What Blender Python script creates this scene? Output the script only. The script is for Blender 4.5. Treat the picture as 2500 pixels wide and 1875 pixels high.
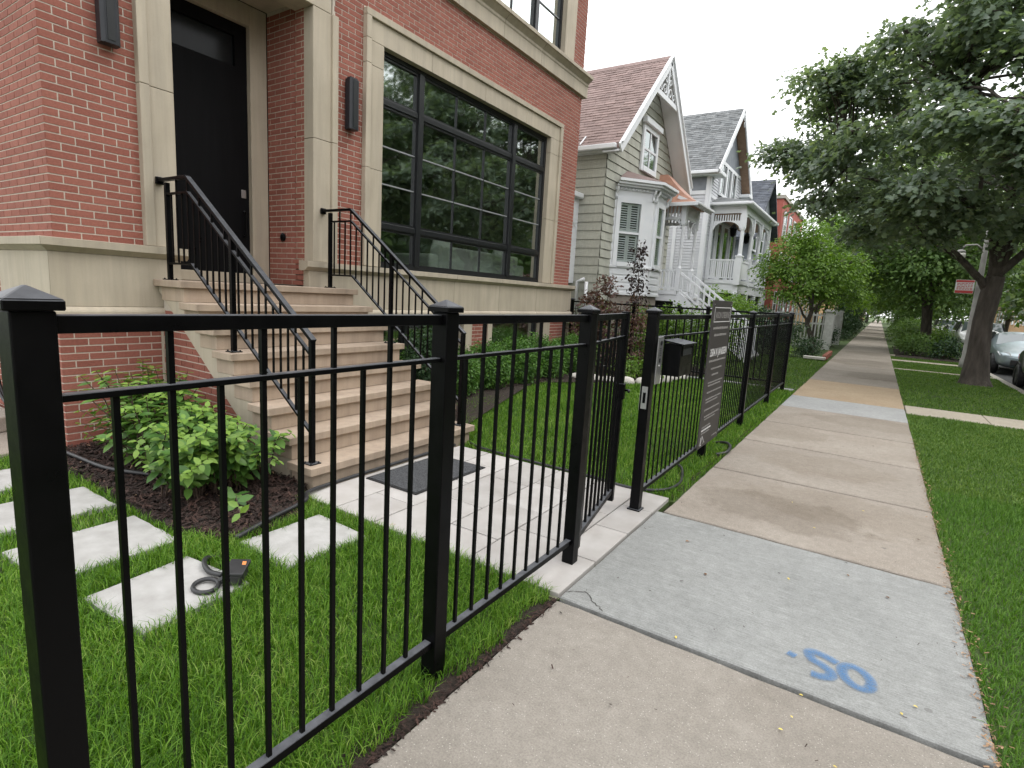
import bpy, math, random
import numpy as np
from mathutils import Matrix, Vector

for o in list(bpy.data.objects):
    bpy.data.objects.remove(o)
SC = bpy.context.scene
COL = SC.collection

# ------------------------------------------------------------------ camera
cd = bpy.data.cameras.new('camera')
cd.sensor_fit = 'HORIZONTAL'; cd.sensor_width = 36.0; cd.lens = 19.4748
cd.clip_start = 0.05; cd.clip_end = 2000
cam = bpy.data.objects.new('camera', cd); COL.objects.link(cam)
CX, CY_, CZ = (0.8333865, 0.5497470, 0.0569663), (-0.1355596, 0.1033952, 0.9853593), (0.5358083, -0.8289075, 0.1606916)
cam.matrix_world = Matrix(((CX[0], CY_[0], CZ[0], 0.0), (CX[1], CY_[1], CZ[1], 0.0), (CX[2], CY_[2], CZ[2], 1.62), (0, 0, 0, 1)))
SC.camera = cam
CAM = np.array([0, 0, 1.62])

# ------------------------------------------------------------------ sky and sun (overcast)
W = bpy.data.worlds.new('World'); SC.world = W; W.use_nodes = True
wn, wl = W.node_tree.nodes, W.node_tree.links
wn.clear()
w_out = wn.new('ShaderNodeOutputWorld'); w_bg1 = wn.new('ShaderNodeBackground'); w_bg2 = wn.new('ShaderNodeBackground')
w_mix = wn.new('ShaderNodeMixShader'); w_sky = wn.new('ShaderNodeTexSky')
SUN_EL, SUN_AZ = math.radians(55), math.radians(60)
w_sky.sky_type = 'NISHITA'; w_sky.sun_disc = False; w_sky.sun_elevation = SUN_EL; w_sky.sun_rotation = SUN_AZ
w_bg1.inputs['Strength'].default_value = 0.1
wl.new(w_sky.outputs[0], w_bg1.inputs['Color'])
# cloud deck: the standard overcast sky, brightest overhead
w_tc = wn.new('ShaderNodeTexCoord'); w_sep = wn.new('ShaderNodeSeparateXYZ'); w_map = wn.new('ShaderNodeMapRange')
wl.new(w_tc.outputs['Generated'], w_sep.inputs[0]); wl.new(w_sep.outputs['Z'], w_map.inputs['Value'])
w_map.inputs['From Min'].default_value = 0.0; w_map.inputs['From Max'].default_value = 1.0
w_map.inputs['To Min'].default_value = 1.45; w_map.inputs['To Max'].default_value = 2.1
w_bg2.inputs['Color'].default_value = (0.985, 0.99, 1.0, 1)
wl.new(w_map.outputs[0], w_bg2.inputs['Strength'])
w_mix.inputs[0].default_value = 0.92
wl.new(w_bg1.outputs[0], w_mix.inputs[1]); wl.new(w_bg2.outputs[0], w_mix.inputs[2]); wl.new(w_mix.outputs[0], w_out.inputs['Surface'])
sd = bpy.data.lights.new('sun', 'SUN'); sd.energy = 0.7; sd.angle = math.radians(25); sd.color = (1.0, 0.96, 0.9)
sun = bpy.data.objects.new('sun', sd); COL.objects.link(sun)
sun.rotation_euler = (math.pi / 2 - SUN_EL, 0, math.pi - SUN_AZ)
SC.view_settings.view_transform = 'Standard'; SC.view_settings.look = 'None'
SC.view_settings.exposure = 0.36; SC.view_settings.gamma = 1.0; SC.view_settings.use_curve_mapping = False
SC.render.engine = 'CYCLES'
SC.cycles.max_bounces = 5; SC.cycles.diffuse_bounces = 2; SC.cycles.glossy_bounces = 3
SC.cycles.transmission_bounces = 4; SC.cycles.transparent_max_bounces = 8
SC.cycles.use_adaptive_sampling = True; SC.cycles.adaptive_threshold = 0.025
SC.cycles.use_denoising = True; SC.cycles.sample_clamp_indirect = 6.0
SC.cycles.caustics_reflective = False; SC.cycles.caustics_refractive = False

# ------------------------------------------------------------------ helpers
ORG = {}
def tag(o, label=None, cat=None, group=None, kind=None):
    if label: o['label'] = label
    if cat: o['category'] = cat
    if group: o['group'] = group
    if kind: o['kind'] = kind
    return o
def thing(name, label, cat, loc=(0, 0, 0), group=None, rz=0.0):
    o = bpy.data.objects.new(name, None); COL.objects.link(o)
    o.empty_display_size = 0.2; o.location = loc; o.rotation_euler = (0, 0, rz)
    ORG[o.name] = np.array(loc, float) if rz == 0 else np.zeros(3)
    return tag(o, label, cat, group)
def org(parent):
    return ORG.get(parent.name, np.zeros(3)) if parent else np.zeros(3)
def link(name, me, parent=None, loc=None):
    o = bpy.data.objects.new(name, me); COL.objects.link(o)
    if parent is not None:
        o.parent = parent; ORG[o.name] = org(parent)
    if loc is not None: o.location = loc
    return o
def clone(root, loc, rz=0.0):
    c = root.copy(); COL.objects.link(c); c.location = loc; c.rotation_euler = (0, 0, rz)
    def rec(a, b):
        for ch in a.children:
            d = ch.copy(); COL.objects.link(d); d.parent = b; rec(ch, d)
    rec(root, c)
    return c

class MB:
    def __init__(s): s.v = []; s.f = []
    def add(s, vs, fs):
        n = len(s.v); s.v += [tuple(p) for p in vs]; s.f += [tuple(i + n for i in f) for f in fs]; return s
    def box(s, x0, x1, y0, y1, z0, z1):
        return s.add([(x0, y0, z0), (x1, y0, z0), (x1, y1, z0), (x0, y1, z0), (x0, y0, z1), (x1, y0, z1), (x1, y1, z1), (x0, y1, z1)],
                     [(0, 3, 2, 1), (4, 5, 6, 7), (0, 1, 5, 4), (1, 2, 6, 5), (2, 3, 7, 6), (3, 0, 4, 7)])
    def cbox(s, cx, cy, cz, sx, sy, sz): return s.box(cx - sx / 2, cx + sx / 2, cy - sy / 2, cy + sy / 2, cz - sz / 2, cz + sz / 2)
    def prism(s, poly, axis, a, b):
        # poly: 2D points in the two other axes (x,y,z order), extruded along axis from a to b
        n = len(poly)
        def P(p, t):
            return (t, p[0], p[1]) if axis == 0 else (p[0], t, p[1]) if axis == 1 else (p[0], p[1], t)
        vs = [P(p, a) for p in poly] + [P(p, b) for p in poly]
        ar = sum(poly[i][0] * poly[(i + 1) % n][1] - poly[(i + 1) % n][0] * poly[i][1] for i in range(n))
        fl = (ar > 0) ^ (axis == 1) ^ (a > b)
        fs = [tuple(range(n))[::-1], tuple(range(n, 2 * n))] + [(i, (i + 1) % n, n + (i + 1) % n, n + i) for i in range(n)]
        if not fl: fs = [f[::-1] for f in fs]
        return s.add(vs, fs)
    def beam(s, p, q, w, h, up=(0, 0, 1)):
        p, q = np.array(p, float), np.array(q, float); d = q - p; d /= np.linalg.norm(d)
        u = np.array(up, float); sd_ = np.cross(d, u); sd_ /= np.linalg.norm(sd_); u = np.cross(sd_, d)
        vs = [e + sd_ * a * w / 2 + u * b * h / 2 for e in (p, q) for a, b in ((-1, -1), (1, -1), (1, 1), (-1, 1))]
        return s.add(vs, [(0, 3, 2, 1)[::-1], (4, 5, 6, 7)[::-1], (0, 1, 5, 4)[::-1], (1, 2, 6, 5)[::-1], (2, 3, 7, 6)[::-1], (3, 0, 4, 7)[::-1]])
    def tube(s, pts, r, n=8, cap=True):
        pts = [np.array(p, float) for p in pts]; m = len(pts)
        rs = [r] * m if np.isscalar(r) else list(r)
        vs = []; ref = None
        for i in range(m):
            d = pts[min(i + 1, m - 1)] - pts[max(i - 1, 0)]; d = d / (np.linalg.norm(d) + 1e-9)
            if ref is None:
                ref = np.array([1, 0, 0.]) if abs(d[0]) < .9 else np.array([0, 1., 0])
            a = np.cross(d, ref); a /= np.linalg.norm(a); b = np.cross(d, a); ref = np.cross(a, d)
            for k in range(n):
                t = 2 * math.pi * k / n; vs.append(pts[i] + rs[i] * (a * math.cos(t) + b * math.sin(t)))
        fs = [(i * n + k, i * n + (k + 1) % n, (i + 1) * n + (k + 1) % n, (i + 1) * n + k) for i in range(m - 1) for k in range(n)]
        if cap: fs += [tuple(range(n))[::-1], tuple(range((m - 1) * n, m * n))]
        return s.add(vs, fs)
    def lathe(s, prof, c, n=16):
        vs = []; m = len(prof)
        for r, z in prof:
            for k in range(n):
                t = 2 * math.pi * k / n; vs.append((c[0] + r * math.cos(t), c[1] + r * math.sin(t), c[2] + z))
        fs = [(i * n + k, i * n + (k + 1) % n, (i + 1) * n + (k + 1) % n, (i + 1) * n + k) for i in range(m - 1) for k in range(n)]
        fs += [tuple(range(n))[::-1], tuple(range((m - 1) * n, m * n))]
        return s.add(vs, fs)
    def build(s, name, mat, parent=None, smooth=False, bevel=0.0, seg=2, base=True):
        V = np.array(s.v, float)
        if parent is None:
            lo, hi = V.min(0), V.max(0)
            o_ = np.array([(lo[0] + hi[0]) / 2, (lo[1] + hi[1]) / 2, lo[2]]) if base else np.zeros(3)
        else: o_ = org(parent)
        me = bpy.data.meshes.new(name); me.from_pydata((V - o_).tolist(), [], s.f); me.materials.append(M[mat])
        if smooth: me.polygons.foreach_set('use_smooth', [True] * len(me.polygons))
        me.update()
        ob = link(name, me, parent)
        if parent is None: ob.location = o_; ORG[ob.name] = o_
        if bevel:
            md = ob.modifiers.new('bevel', 'BEVEL'); md.width = bevel; md.segments = seg; md.limit_method = 'ANGLE'; md.harden_normals = False
        return ob

def np_mesh(name, V, F, mat, parent=None, attr=None, smooth=False):
    """V (n,3), F (m,3) triangles"""
    V = np.asarray(V, np.float32); F = np.asarray(F, np.int32)
    if parent is not None: V = V - org(parent).astype(np.float32)
    me = bpy.data.meshes.new(name)
    me.vertices.add(len(V)); me.vertices.foreach_set('co', V.ravel())
    me.loops.add(F.size); me.loops.foreach_set('vertex_index', F.ravel())
    me.polygons.add(len(F)); me.polygons.foreach_set('loop_start', np.arange(0, F.size, F.shape[1], dtype=np.int32))
    me.materials.append(M[mat])
    if smooth: me.polygons.foreach_set('use_smooth', np.ones(len(F), bool))
    if attr is not None:
        a = me.attributes.new('tint', 'FLOAT', 'POINT'); a.data.foreach_set('value', np.asarray(attr, np.float32))
    me.update(calc_edges=True); me.validate()
    return link(name, me, parent)

# ------------------------------------------------------------------ materials
M = {}
def _nodes(name):
    m = bpy.data.materials.new(name); m.use_nodes = True; nt = m.node_tree
    M[name] = m
    return m, nt.nodes, nt.links, nt.nodes['Principled BSDF']
def _c(c): return (c[0], c[1], c[2], 1)
def _pos(n, l, stretch=(1, 1, 1)):
    g = n.new('ShaderNodeNewGeometry'); mp = n.new('ShaderNodeMapping'); mp.inputs['Scale'].default_value = stretch
    l.new(g.outputs['Position'], mp.inputs['Vector']); return mp.outputs[0], g
def _noise(n, l, vec, scale, detail=4, rough=.55):
    t = n.new('ShaderNodeTexNoise'); t.inputs['Scale'].default_value = scale; t.inputs['Detail'].default_value = detail
    t.inputs['Roughness'].default_value = rough; l.new(vec, t.inputs['Vector']); return t.outputs['Fac']
def _ramp(n, l, fac, stops):
    r = n.new('ShaderNodeValToRGB'); el = r.color_ramp.elements
    el[0].position, el[0].color = stops[0][0], _c(stops[0][1]); el[1].position, el[1].color = stops[-1][0], _c(stops[-1][1])
    for p, c in stops[1:-1]: e = el.new(p); e.color = _c(c)
    l.new(fac, r.inputs[0]); return r.outputs[0]
def _math(n, l, op, a, b=None, clamp=False):
    t = n.new('ShaderNodeMath'); t.operation = op; t.use_clamp = clamp
    for i, x in enumerate((a, b)):
        if x is None: continue
        if isinstance(x, (int, float)): t.inputs[i].default_value = x
        else: l.new(x, t.inputs[i])
    return t.outputs[0]
def _mix(n, l, fac, a, b, mode='MIX'):
    t = n.new('ShaderNodeMix'); t.data_type = 'RGBA'; t.blend_type = mode
    for s_, x in ((0, fac), (6, a), (7, b)):
        if isinstance(x, (int, float)): t.inputs[s_].default_value = x
        elif isinstance(x, tuple): t.inputs[s_].default_value = _c(x)
        else: l.new(x, t.inputs[s_])
    return t.outputs[2]
def _rand(n, l, g):
    oi = n.new('ShaderNodeObjectInfo')
    return _math(n, l, 'FRACT', _math(n, l, 'ADD', oi.outputs['Random'], g.outputs['Random Per Island']))
def _bump(n, l, bsdf, h, strength, dist=.01):
    b = n.new('ShaderNodeBump'); b.inputs['Strength'].default_value = strength; b.inputs['Distance'].default_value = dist
    l.new(h, b.inputs['Height']); l.new(b.outputs[0], bsdf.inputs['Normal'])
def pm(name, c0, c1=None, scale=4.0, rough=.6, bump=0.0, bscale=60.0, bdist=.004, rand=0.0, metal=0.0, spec=.5, stretch=(1, 1, 1), big=0.0, speck=None, coat=0.0):
    m, n, l, b = _nodes(name)
    vec, g = _pos(n, l, stretch)
    col = _ramp(n, l, _noise(n, l, vec, scale, 6), [(.3, c0), (.7, c1 or c0)])
    if speck:
        sc_, thr, sc_col = speck
        col = _mix(n, l, _math(n, l, 'GREATER_THAN', _noise(n, l, vec, sc_, 2), thr), col, sc_col)
    if big:
        f = _noise(n, l, vec, .6, 3)
        col = _mix(n, l, 1.0, col, _ramp(n, l, f, [(.3, (1 - big,) * 3), (.7, (1 + big * .6,) * 3)]), 'MULTIPLY')
    if rand:
        r = _rand(n, l, g)
        col = _mix(n, l, 1.0, col, _ramp(n, l, r, [(0, (1 - rand,) * 3), (1, (1 + rand,) * 3)]), 'MULTIPLY')
    l.new(col, b.inputs['Base Color'])
    b.inputs['Roughness'].default_value = rough; b.inputs['Metallic'].default_value = metal; b.inputs['Specular IOR Level'].default_value = spec
    if coat: b.inputs['Coat Weight'].default_value = coat; b.inputs['Coat Roughness'].default_value = .05
    if bump: _bump(n, l, b, _noise(n, l, vec, bscale, 5), bump, bdist)
    return m
def leafmat(name, stops, trans=.25, rough=.5, spec=.35, tint=None, tcol=(.5, .55, .08)):
    m, n, l, b = _nodes(name)
    vec, g = _pos(n, l)
    r = _rand(n, l, g)
    f = _math(n, l, 'ADD', _math(n, l, 'MULTIPLY', r, .7), _math(n, l, 'MULTIPLY', _noise(n, l, vec, 1.3, 2), .45))
    f = _math(n, l, 'SUBTRACT', f, .08)
    col = _ramp(n, l, f, stops)
    if tint:
        a = n.new('ShaderNodeAttribute'); a.attribute_name = 'tint'
        col = _mix(n, l, _math(n, l, 'MULTIPLY', a.outputs['Fac'], tint), col, tcol)
    l.new(col, b.inputs['Base Color']); b.inputs['Roughness'].default_value = rough; b.inputs['Specular IOR Level'].default_value = spec
    tr = n.new('ShaderNodeBsdfTranslucent'); l.new(_mix(n, l, 1.0, col, (1.25, 1.3, .6), 'MULTIPLY'), tr.inputs['Color'])
    mx = n.new('ShaderNodeMixShader'); mx.inputs[0].default_value = trans
    out = n['Material Output']
    l.new(b.outputs[0], mx.inputs[1]); l.new(tr.outputs[0], mx.inputs[2]); l.new(mx.outputs[0], out.inputs['Surface'])
    return m
def glassmat(name, refl, tint=(.55, .62, .6), f0=.5):
    m, n, l, b = _nodes(name); n.remove(b)
    t = n.new('ShaderNodeBsdfTransparent'); t.inputs['Color'].default_value = _c(tint)
    g = n.new('ShaderNodeBsdfGlossy'); g.inputs['Roughness'].default_value = .035; g.inputs['Color'].default_value = (.93, 1, .98, 1)
    vec, gg = _pos(n, l)
    bp = n.new('ShaderNodeBump'); bp.inputs['Strength'].default_value = .12; bp.inputs['Distance'].default_value = .02
    l.new(_noise(n, l, vec, 1.6, 2), bp.inputs['Height']); l.new(bp.outputs[0], g.inputs['Normal'])
    lw = n.new('ShaderNodeLayerWeight'); lw.inputs[0].default_value = f0
    f = _math(n, l, 'ADD', _math(n, l, 'MULTIPLY', lw.outputs['Facing'], .45), refl, True)
    mx = n.new('ShaderNodeMixShader'); l.new(f, mx.inputs[0]); l.new(t.outputs[0], mx.inputs[1]); l.new(g.outputs[0], mx.inputs[2])
    l.new(mx.outputs[0], n['Material Output'].inputs['Surface'])
    return m

# brick: fired red with pieces of different burn
def brickmat(name, stops):
    m, n, l, b = _nodes(name); vec, g = _pos(n, l)
    r = _rand(n, l, g)
    col = _ramp(n, l, r, stops)
    col = _mix(n, l, .55, col, _ramp(n, l, _noise(n, l, vec, 55, 6, .7), [(.3, (.6, .6, .6)), (.7, (1.25, 1.2, 1.2))]), 'MULTIPLY')
    col = _mix(n, l, .5, col, _ramp(n, l, _noise(n, l, vec, .9, 3), [(.3, (.85, .85, .85)), (.7, (1.15, 1.12, 1.12))]), 'MULTIPLY')
    l.new(col, b.inputs['Base Color']); b.inputs['Roughness'].default_value = .85; b.inputs['Specular IOR Level'].default_value = .25
    _bump(n, l, b, _noise(n, l, vec, 160, 4), .5, .004)
def streaks(name, k=.10):
    m = M[name]; n, l = m.node_tree.nodes, m.node_tree.links; b = n['Principled BSDF']
    src = b.inputs['Base Color'].links[0].from_socket; v2, _g = _pos(n, l, (5, 5, .35))
    f = _noise(n, l, v2, 2.2, 6, .65)
    l.new(_mix(n, l, 1.0, src, _ramp(n, l, f, [(.32, (1 - k, 1 - k, 1 - k * .9)), (.6, (1.03, 1.03, 1.03))]), 'MULTIPLY'), b.inputs['Base Color'])
brickmat('brick', [(0, (.265, .098, .073)), (.35, (.31, .119, .088)), (.7, (.335, .134, .100)), (1, (.28, .104, .078))])
brickmat('far_brick', [(0, (.40, .125, .10)), (1, (.46, .15, .125))])
pm('mortar', (.52, .46, .39), (.61, .55, .47), 30, .9, .3, 120)
pm('limestone', (.425, .37, .283), (.49, .43, .335), 2.2, .8, .25, 140, .003, .05, big=.10, speck=(190, .66, (.40, .34, .25)))
pm('step_stone', (.36, .28, .21), (.44, .35, .268), 3, .8, .3, 140, .003, .05, big=.12, speck=(170, .66, (.34, .25, .17)))
streaks('limestone', .13); streaks('step_stone', .16)
pm('bar_sky_glint', (.24, .25, .26), (.30, .31, .32), 12, .3)  # horizontal glazing bars: the sky light they catch is painted as a paler colour
pm('black_metal_plain', (.0035, .0035, .004), (.006, .006, .007), 30, .24, .05, 260, .001, spec=.5)
# powder coat with sky sheen painted into the colour of upward faces
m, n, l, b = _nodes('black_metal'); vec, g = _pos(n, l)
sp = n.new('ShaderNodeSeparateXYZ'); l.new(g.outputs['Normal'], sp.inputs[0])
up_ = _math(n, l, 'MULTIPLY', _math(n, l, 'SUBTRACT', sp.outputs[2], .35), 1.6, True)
sky_sheen = _math(n, l, 'MULTIPLY', up_, _math(n, l, 'ADD', _noise(n, l, vec, 22, 4), .35))
l.new(_mix(n, l, sky_sheen, (.0022, .0022, .0026), (.11, .115, .125)), b.inputs['Base Color'])
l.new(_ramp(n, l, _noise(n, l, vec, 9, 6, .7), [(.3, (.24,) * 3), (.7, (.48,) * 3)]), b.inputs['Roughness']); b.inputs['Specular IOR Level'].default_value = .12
pm('black_window', (.012, .013, .015), (.016, .017, .018), 12, .35)
pm('black_door', (.003, .0032, .004), (.005, .005, .006), 3, .55, .15, 30, stretch=(8, 8, .6), spec=.12)
pm('transom_dark', (.012, .014, .016), (.016, .018, .02), 3, .15, spec=.18)
pm('silver', (.42, .42, .42), (.5, .5, .5), 80, .4, metal=.85)
pm('white_paint', (.76, .78, .81), (.83, .84, .86), 3, .6, .05, 60)
pm('old_white_paint', (.52, .52, .50), (.70, .70, .69), 9, .75, .3, 40)
pm('sconce_black', (.014, .016, .02), (.02, .022, .027), 10, .4, spec=.4)
glassmat('window_glass', .34, (.86, .94, .90))
glassmat('upper_glass', .62, (.80, .92, .92))
glassmat('clear_glass', .06, (.82, .86, .86))
glassmat('far_glass', .10, (.30, .34, .36))
glassmat('car_glass', .12, (.16, .2, .2))
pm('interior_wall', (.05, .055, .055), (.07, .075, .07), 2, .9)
pm('sofa_cloth', (.62, .64, .60), (.70, .72, .68), 14, .9, .3, 120)
pm('pillow_cloth', (.60, .60, .57), (.74, .74, .71), 20, .9, .3, 120)
pm('paver_stone', (.385, .36, .335), (.48, .46, .44), 4.5, .7, .25, 90, .003, .09, big=.10, speck=(9, .72, (.43, .37, .335)))
pm('stepping_stone', (.33, .322, .305), (.44, .432, .418), 9.0, .7, .3, 60, .004, .05, big=.06, speck=(60, .70, (.40, .38, .34)))
pm('dark_soil', (.016, .011, .008), (.045, .03, .022), 25, .95, 1.0, 45, .02)
pm('mulch', (.022, .012, .009), (.06, .03, .022), 14, .9, .8, 60, .02, rand=.5)
pm('chips', (.16, .09, .05), (.34, .22, .13), 30, .9, rand=.6)
pm('rubber', (.012, .012, .013), (.02, .02, .021), 20, .5)
pm('hose_black', (.016, .017, .018), (.028, .028, .03), 14, .45)
pm('mat_grey', (.022, .024, .027), (.12, .123, .13), 95, .95, 1.0, 170, .012)
pm('asphalt', (.045, .045, .047), (.075, .073, .072), 20, .9, .4, 200)
pm('kerb_stone', (.36, .33, .29), (.45, .42, .37), 6, .85, .4, 100, big=.15)
pm('lawn_soil', (.035, .060, .014), (.06, .10, .02), 3.0, .95, .6, 60, .01, big=.2)
pm('far_ground', (.05, .09, .022), (.08, .12, .035), .6, .95)
pm('bark', (.055, .045, .038), (.13, .11, .095), 9, .95, 1.0, 22, .05, stretch=(1, 1, .25))
pm('twig', (.04, .026, .018), (.09, .06, .04), 12, .9)
pm('sign_board', (.045, .041, .040), (.054, .049, .048), 8, .55, spec=.35)
pm('sign_print', (.62, .62, .62), (.70, .70, .70), 30, .6)
pm('sign_grey', (.20, .19, .185), (.32, .31, .30), 220, .7)
pm('red_print', (.52, .05, .05), (.58, .08, .08), 10, .6)
pm('pole_grey', (.27, .26, .25), (.36, .35, .33), 5, .7, .2, 60)
pm('copper', (.34, .17, .115), (.42, .225, .155), 3, .55, stretch=(1, 4, 1))
pm('asphalt_shingle', (.225, .162, .15), (.295, .217, .202), 5, .95, .6, 220, .004, rand=.17)
pm('grey_shingle', (.125, .135, .14), (.215, .222, .224), 5, .95, .6, 220, .004, rand=.3)
pm('slate_shingle', (.06, .068, .085), (.11, .12, .14), 3, .9, rand=.3)
pm('sage_shake', (.40, .405, .345), (.50, .50, .435), 8, .85, .35, 30, .006, .06, stretch=(6, 6, .5), big=.07)
pm('lap_siding', (.58, .595, .625), (.65, .66, .69), 3, .75, .15, 30)
pm('grey_panel', (.19, .21, .24), (.25, .27, .30), 4, .7)
pm('tan_siding', (.55, .47, .33), (.62, .54, .39), 4, .8)
pm('foundation', (.24, .21, .18), (.32, .28, .24), 5, .9, .3, 60)
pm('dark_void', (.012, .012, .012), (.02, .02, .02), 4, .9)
pm('shutter', (.62, .64, .62), (.68, .70, .68), 6, .6)
pm('porch_wood', (.27, .17, .11), (.36, .24, .16), 8, .6)
pm('lantern_glass', (.55, .54, .48), (.62, .60, .55), 10, .2)
pm('garden_stone', (.50, .47, .42), (.66, .63, .58), 9, .8, .5, 40, rand=.15)
pm('brown_leaf', (.12, .055, .02), (.26, .13, .05), 20, .8, rand=.4)
pm('yellow_leaf', (.60, .46, .08), (.74, .60, .16), 20, .7, rand=.2)
pm('far_tan_wall', (.50, .31, .17), (.58, .38, .22), 2, .9)
leafmat('grass_blade', [(0, (.022, .070, .004)), (.35, (.075, .185, .011)), (.72, (.155, .30, .026)), (1, (.40, .48, .14))], .3, .55, .3)
leafmat('turf_blade', [(0, (.040, .110, .012)), (.45, (.085, .190, .022)), (.8, (.14, .27, .038)), (1, (.26, .33, .11))], .3, .55, .3)
leafmat('park_grass', [(0, (.045, .105, .014)), (.45, (.095, .185, .030)), (.8, (.16, .26, .050)), (1, (.32, .36, .13))], .3, .55, .3)
leafmat('maple_leaf', [(0, (.105, .15, .115)), (.4, (.165, .225, .165)), (.75, (.215, .285, .19)), (1, (.33, .38, .18))], .46, .36, .75)
leafmat('tree_leaf', [(0, (.065, .12, .040)), (.4, (.11, .195, .056)), (.75, (.165, .265, .078)), (1, (.25, .35, .12))], .4, .5, .35)
leafmat('bright_leaf', [(0, (.070, .135, .024)), (.4, (.12, .225, .032)), (.75, (.185, .31, .048)), (1, (.27, .40, .08))], .35, .5, .35)
leafmat('dark_leaf', [(0, (.018, .042, .020)), (.5, (.034, .075, .030)), (1, (.065, .12, .045))], .2, .5, .35)
leafmat('shrub_leaf', [(0, (.030, .085, .018)), (.45, (.060, .150, .028)), (.8, (.105, .22, .044)), (1, (.15, .28, .055))], .3, .45, .4, tint=.6, tcol=(.33, .50, .08))
leafmat('boxwood_leaf', [(0, (.035, .10, .018)), (.45, (.075, .18, .028)), (.8, (.13, .26, .045)), (1, (.20, .34, .07))], .25, .45, .4)
leafmat('purple_leaf', [(0, (.050, .028, .026)), (.45, (.105, .058, .048)), (.8, (.17, .095, .075)), (1, (.24, .15, .11))], .25, .5, .35)
leafmat('dark_purple_leaf', [(0, (.020, .016, .017)), (.5, (.042, .030, .030)), (1, (.08, .05, .045))], .2, .5, .35)
def carpaint(name, c, metal=.35, rough=.28): pm(name, c, c, 5, rough, metal=metal, coat=.7)
carpaint('paint_black', (.010, .011, .012), .1); carpaint('paint_silver', (.36, .43, .46), .5); carpaint('paint_white', (.72, .72, .71), 0)
carpaint('paint_red', (.34, .03, .035), .1); carpaint('paint_grey', (.16, .17, .18), .3)
pm('headlamp', (.62, .65, .66), (.7, .72, .73), 40, .15, spec=.8)
pm('plastic_dark', (.02, .02, .021), (.03, .03, .031), 20, .55)
pm('orange_plastic', (.65, .20, .04), (.72, .26, .06), 9, .5)
pm('wheel_rim', (.32, .32, .33), (.4, .4, .4), 10, .35, metal=.7)

# sidewalk concretes
def walkmat(name, c0, c1, grain, stain=None, broom=False, rand=.05, speck_hi=(.55, .52, .47), damp=()):
    m, n, l, b = _nodes(name); vec, g = _pos(n, l)
    col = _ramp(n, l, _noise(n, l, vec, 1.6, 6, .6), [(.3, c0), (.7, c1)])
    fine = _noise(n, l, vec, grain, 3, .7)
    col = _mix(n, l, .8, col, _ramp(n, l, fine, [(.32, (.74, .73, .72)), (.5, (1, 1, 1)), (.68, (1.2, 1.2, 1.2))]), 'MULTIPLY')
    mot = _noise(n, l, vec, 16, 5, .65)
    col = _mix(n, l, .9, col, _ramp(n, l, mot, [(.30, (.86, .86, .855)), (.70, (1.10, 1.10, 1.10))]), 'MULTIPLY')
    vg = n.new('ShaderNodeTexVoronoi'); vg.inputs['Scale'].default_value = 3.4; l.new(vec, vg.inputs['Vector'])
    rg = n.new('ShaderNodeSeparateColor'); l.new(vg.outputs['Color'], rg.inputs[0])
    gum = _math(n, l, 'MULTIPLY', _math(n, l, 'GREATER_THAN', rg.outputs[2], .80), _math(n, l, 'LESS_THAN', vg.outputs['Distance'], .055))
    col = _mix(n, l, _math(n, l, 'MULTIPLY', gum, .45), col, (.10, .095, .09))
    if broom:
        v2, _g = _pos(n, l, (3.0, 60, 1))
        br = _noise(n, l, v2, 2.2, 5, .7)
        col = _mix(n, l, .75, col, _ramp(n, l, br, [(.3, (.68, .68, .68)), (.68, (1.2, 1.2, 1.2))]), 'MULTIPLY')
    else:
        vo = n.new('ShaderNodeTexVoronoi'); vo.inputs['Scale'].default_value = 150; l.new(vec, vo.inputs['Vector'])
        r_ = n.new('ShaderNodeSeparateColor'); l.new(vo.outputs['Color'], r_.inputs[0])
        peb = _math(n, l, 'MULTIPLY', _math(n, l, 'GREATER_THAN', r_.outputs[0], .93), _math(n, l, 'LESS_THAN', vo.outputs['Distance'], .34))
        col = _mix(n, l, _math(n, l, 'MULTIPLY', peb, .62), col, speck_hi)
        pit = _math(n, l, 'MULTIPLY', _math(n, l, 'LESS_THAN', r_.outputs[1], .03), _math(n, l, 'LESS_THAN', vo.outputs['Distance'], .26))
        col = _mix(n, l, _math(n, l, 'MULTIPLY', pit, .6), col, (.12, .10, .085))
    if stain:
        f = _noise(n, l, vec, .75, 5, .5)
        col = _mix(n, l, 1.0, col, _ramp(n, l, f, [(.50, (1, 1, 1)), (.60, stain)]), 'MULTIPLY')
    for (cx, cy, rx, ry, k) in damp:          # water stains with their own outline
        sp = n.new('ShaderNodeSeparateXYZ'); l.new(vec, sp.inputs[0])
        dx = _math(n, l, 'DIVIDE', _math(n, l, 'SUBTRACT', sp.outputs[0], cx), rx); dy = _math(n, l, 'DIVIDE', _math(n, l, 'SUBTRACT', sp.outputs[1], cy), ry)
        dd = _math(n, l, 'SQRT', _math(n, l, 'ADD', _math(n, l, 'MULTIPLY', dx, dx), _math(n, l, 'MULTIPLY', dy, dy)))
        dd = _math(n, l, 'ADD', dd, _math(n, l, 'MULTIPLY', _math(n, l, 'SUBTRACT', _noise(n, l, vec, 2.6, 7, .68), .5), 1.5))
        col = _mix(n, l, 1.0, col, _ramp(n, l, dd, [(.80, (k, k * .985, k * .96)), (.98, (1, 1, 1))]), 'MULTIPLY')
    r = _rand(n, l, g)
    col = _mix(n, l, 1.0, col, _ramp(n, l, r, [(0, (1 - rand,) * 3), (1, (1 + rand,) * 3)]), 'MULTIPLY')
    l.new(col, b.inputs['Base Color']); b.inputs['Roughness'].default_value = .82; b.inputs['Specular IOR Level'].default_value = .3
    _bump(n, l, b, fine, .45, .004)
walkmat('concrete_tan', (.245, .222, .192), (.30, .274, .24), 130, (.86, .85, .84))
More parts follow.
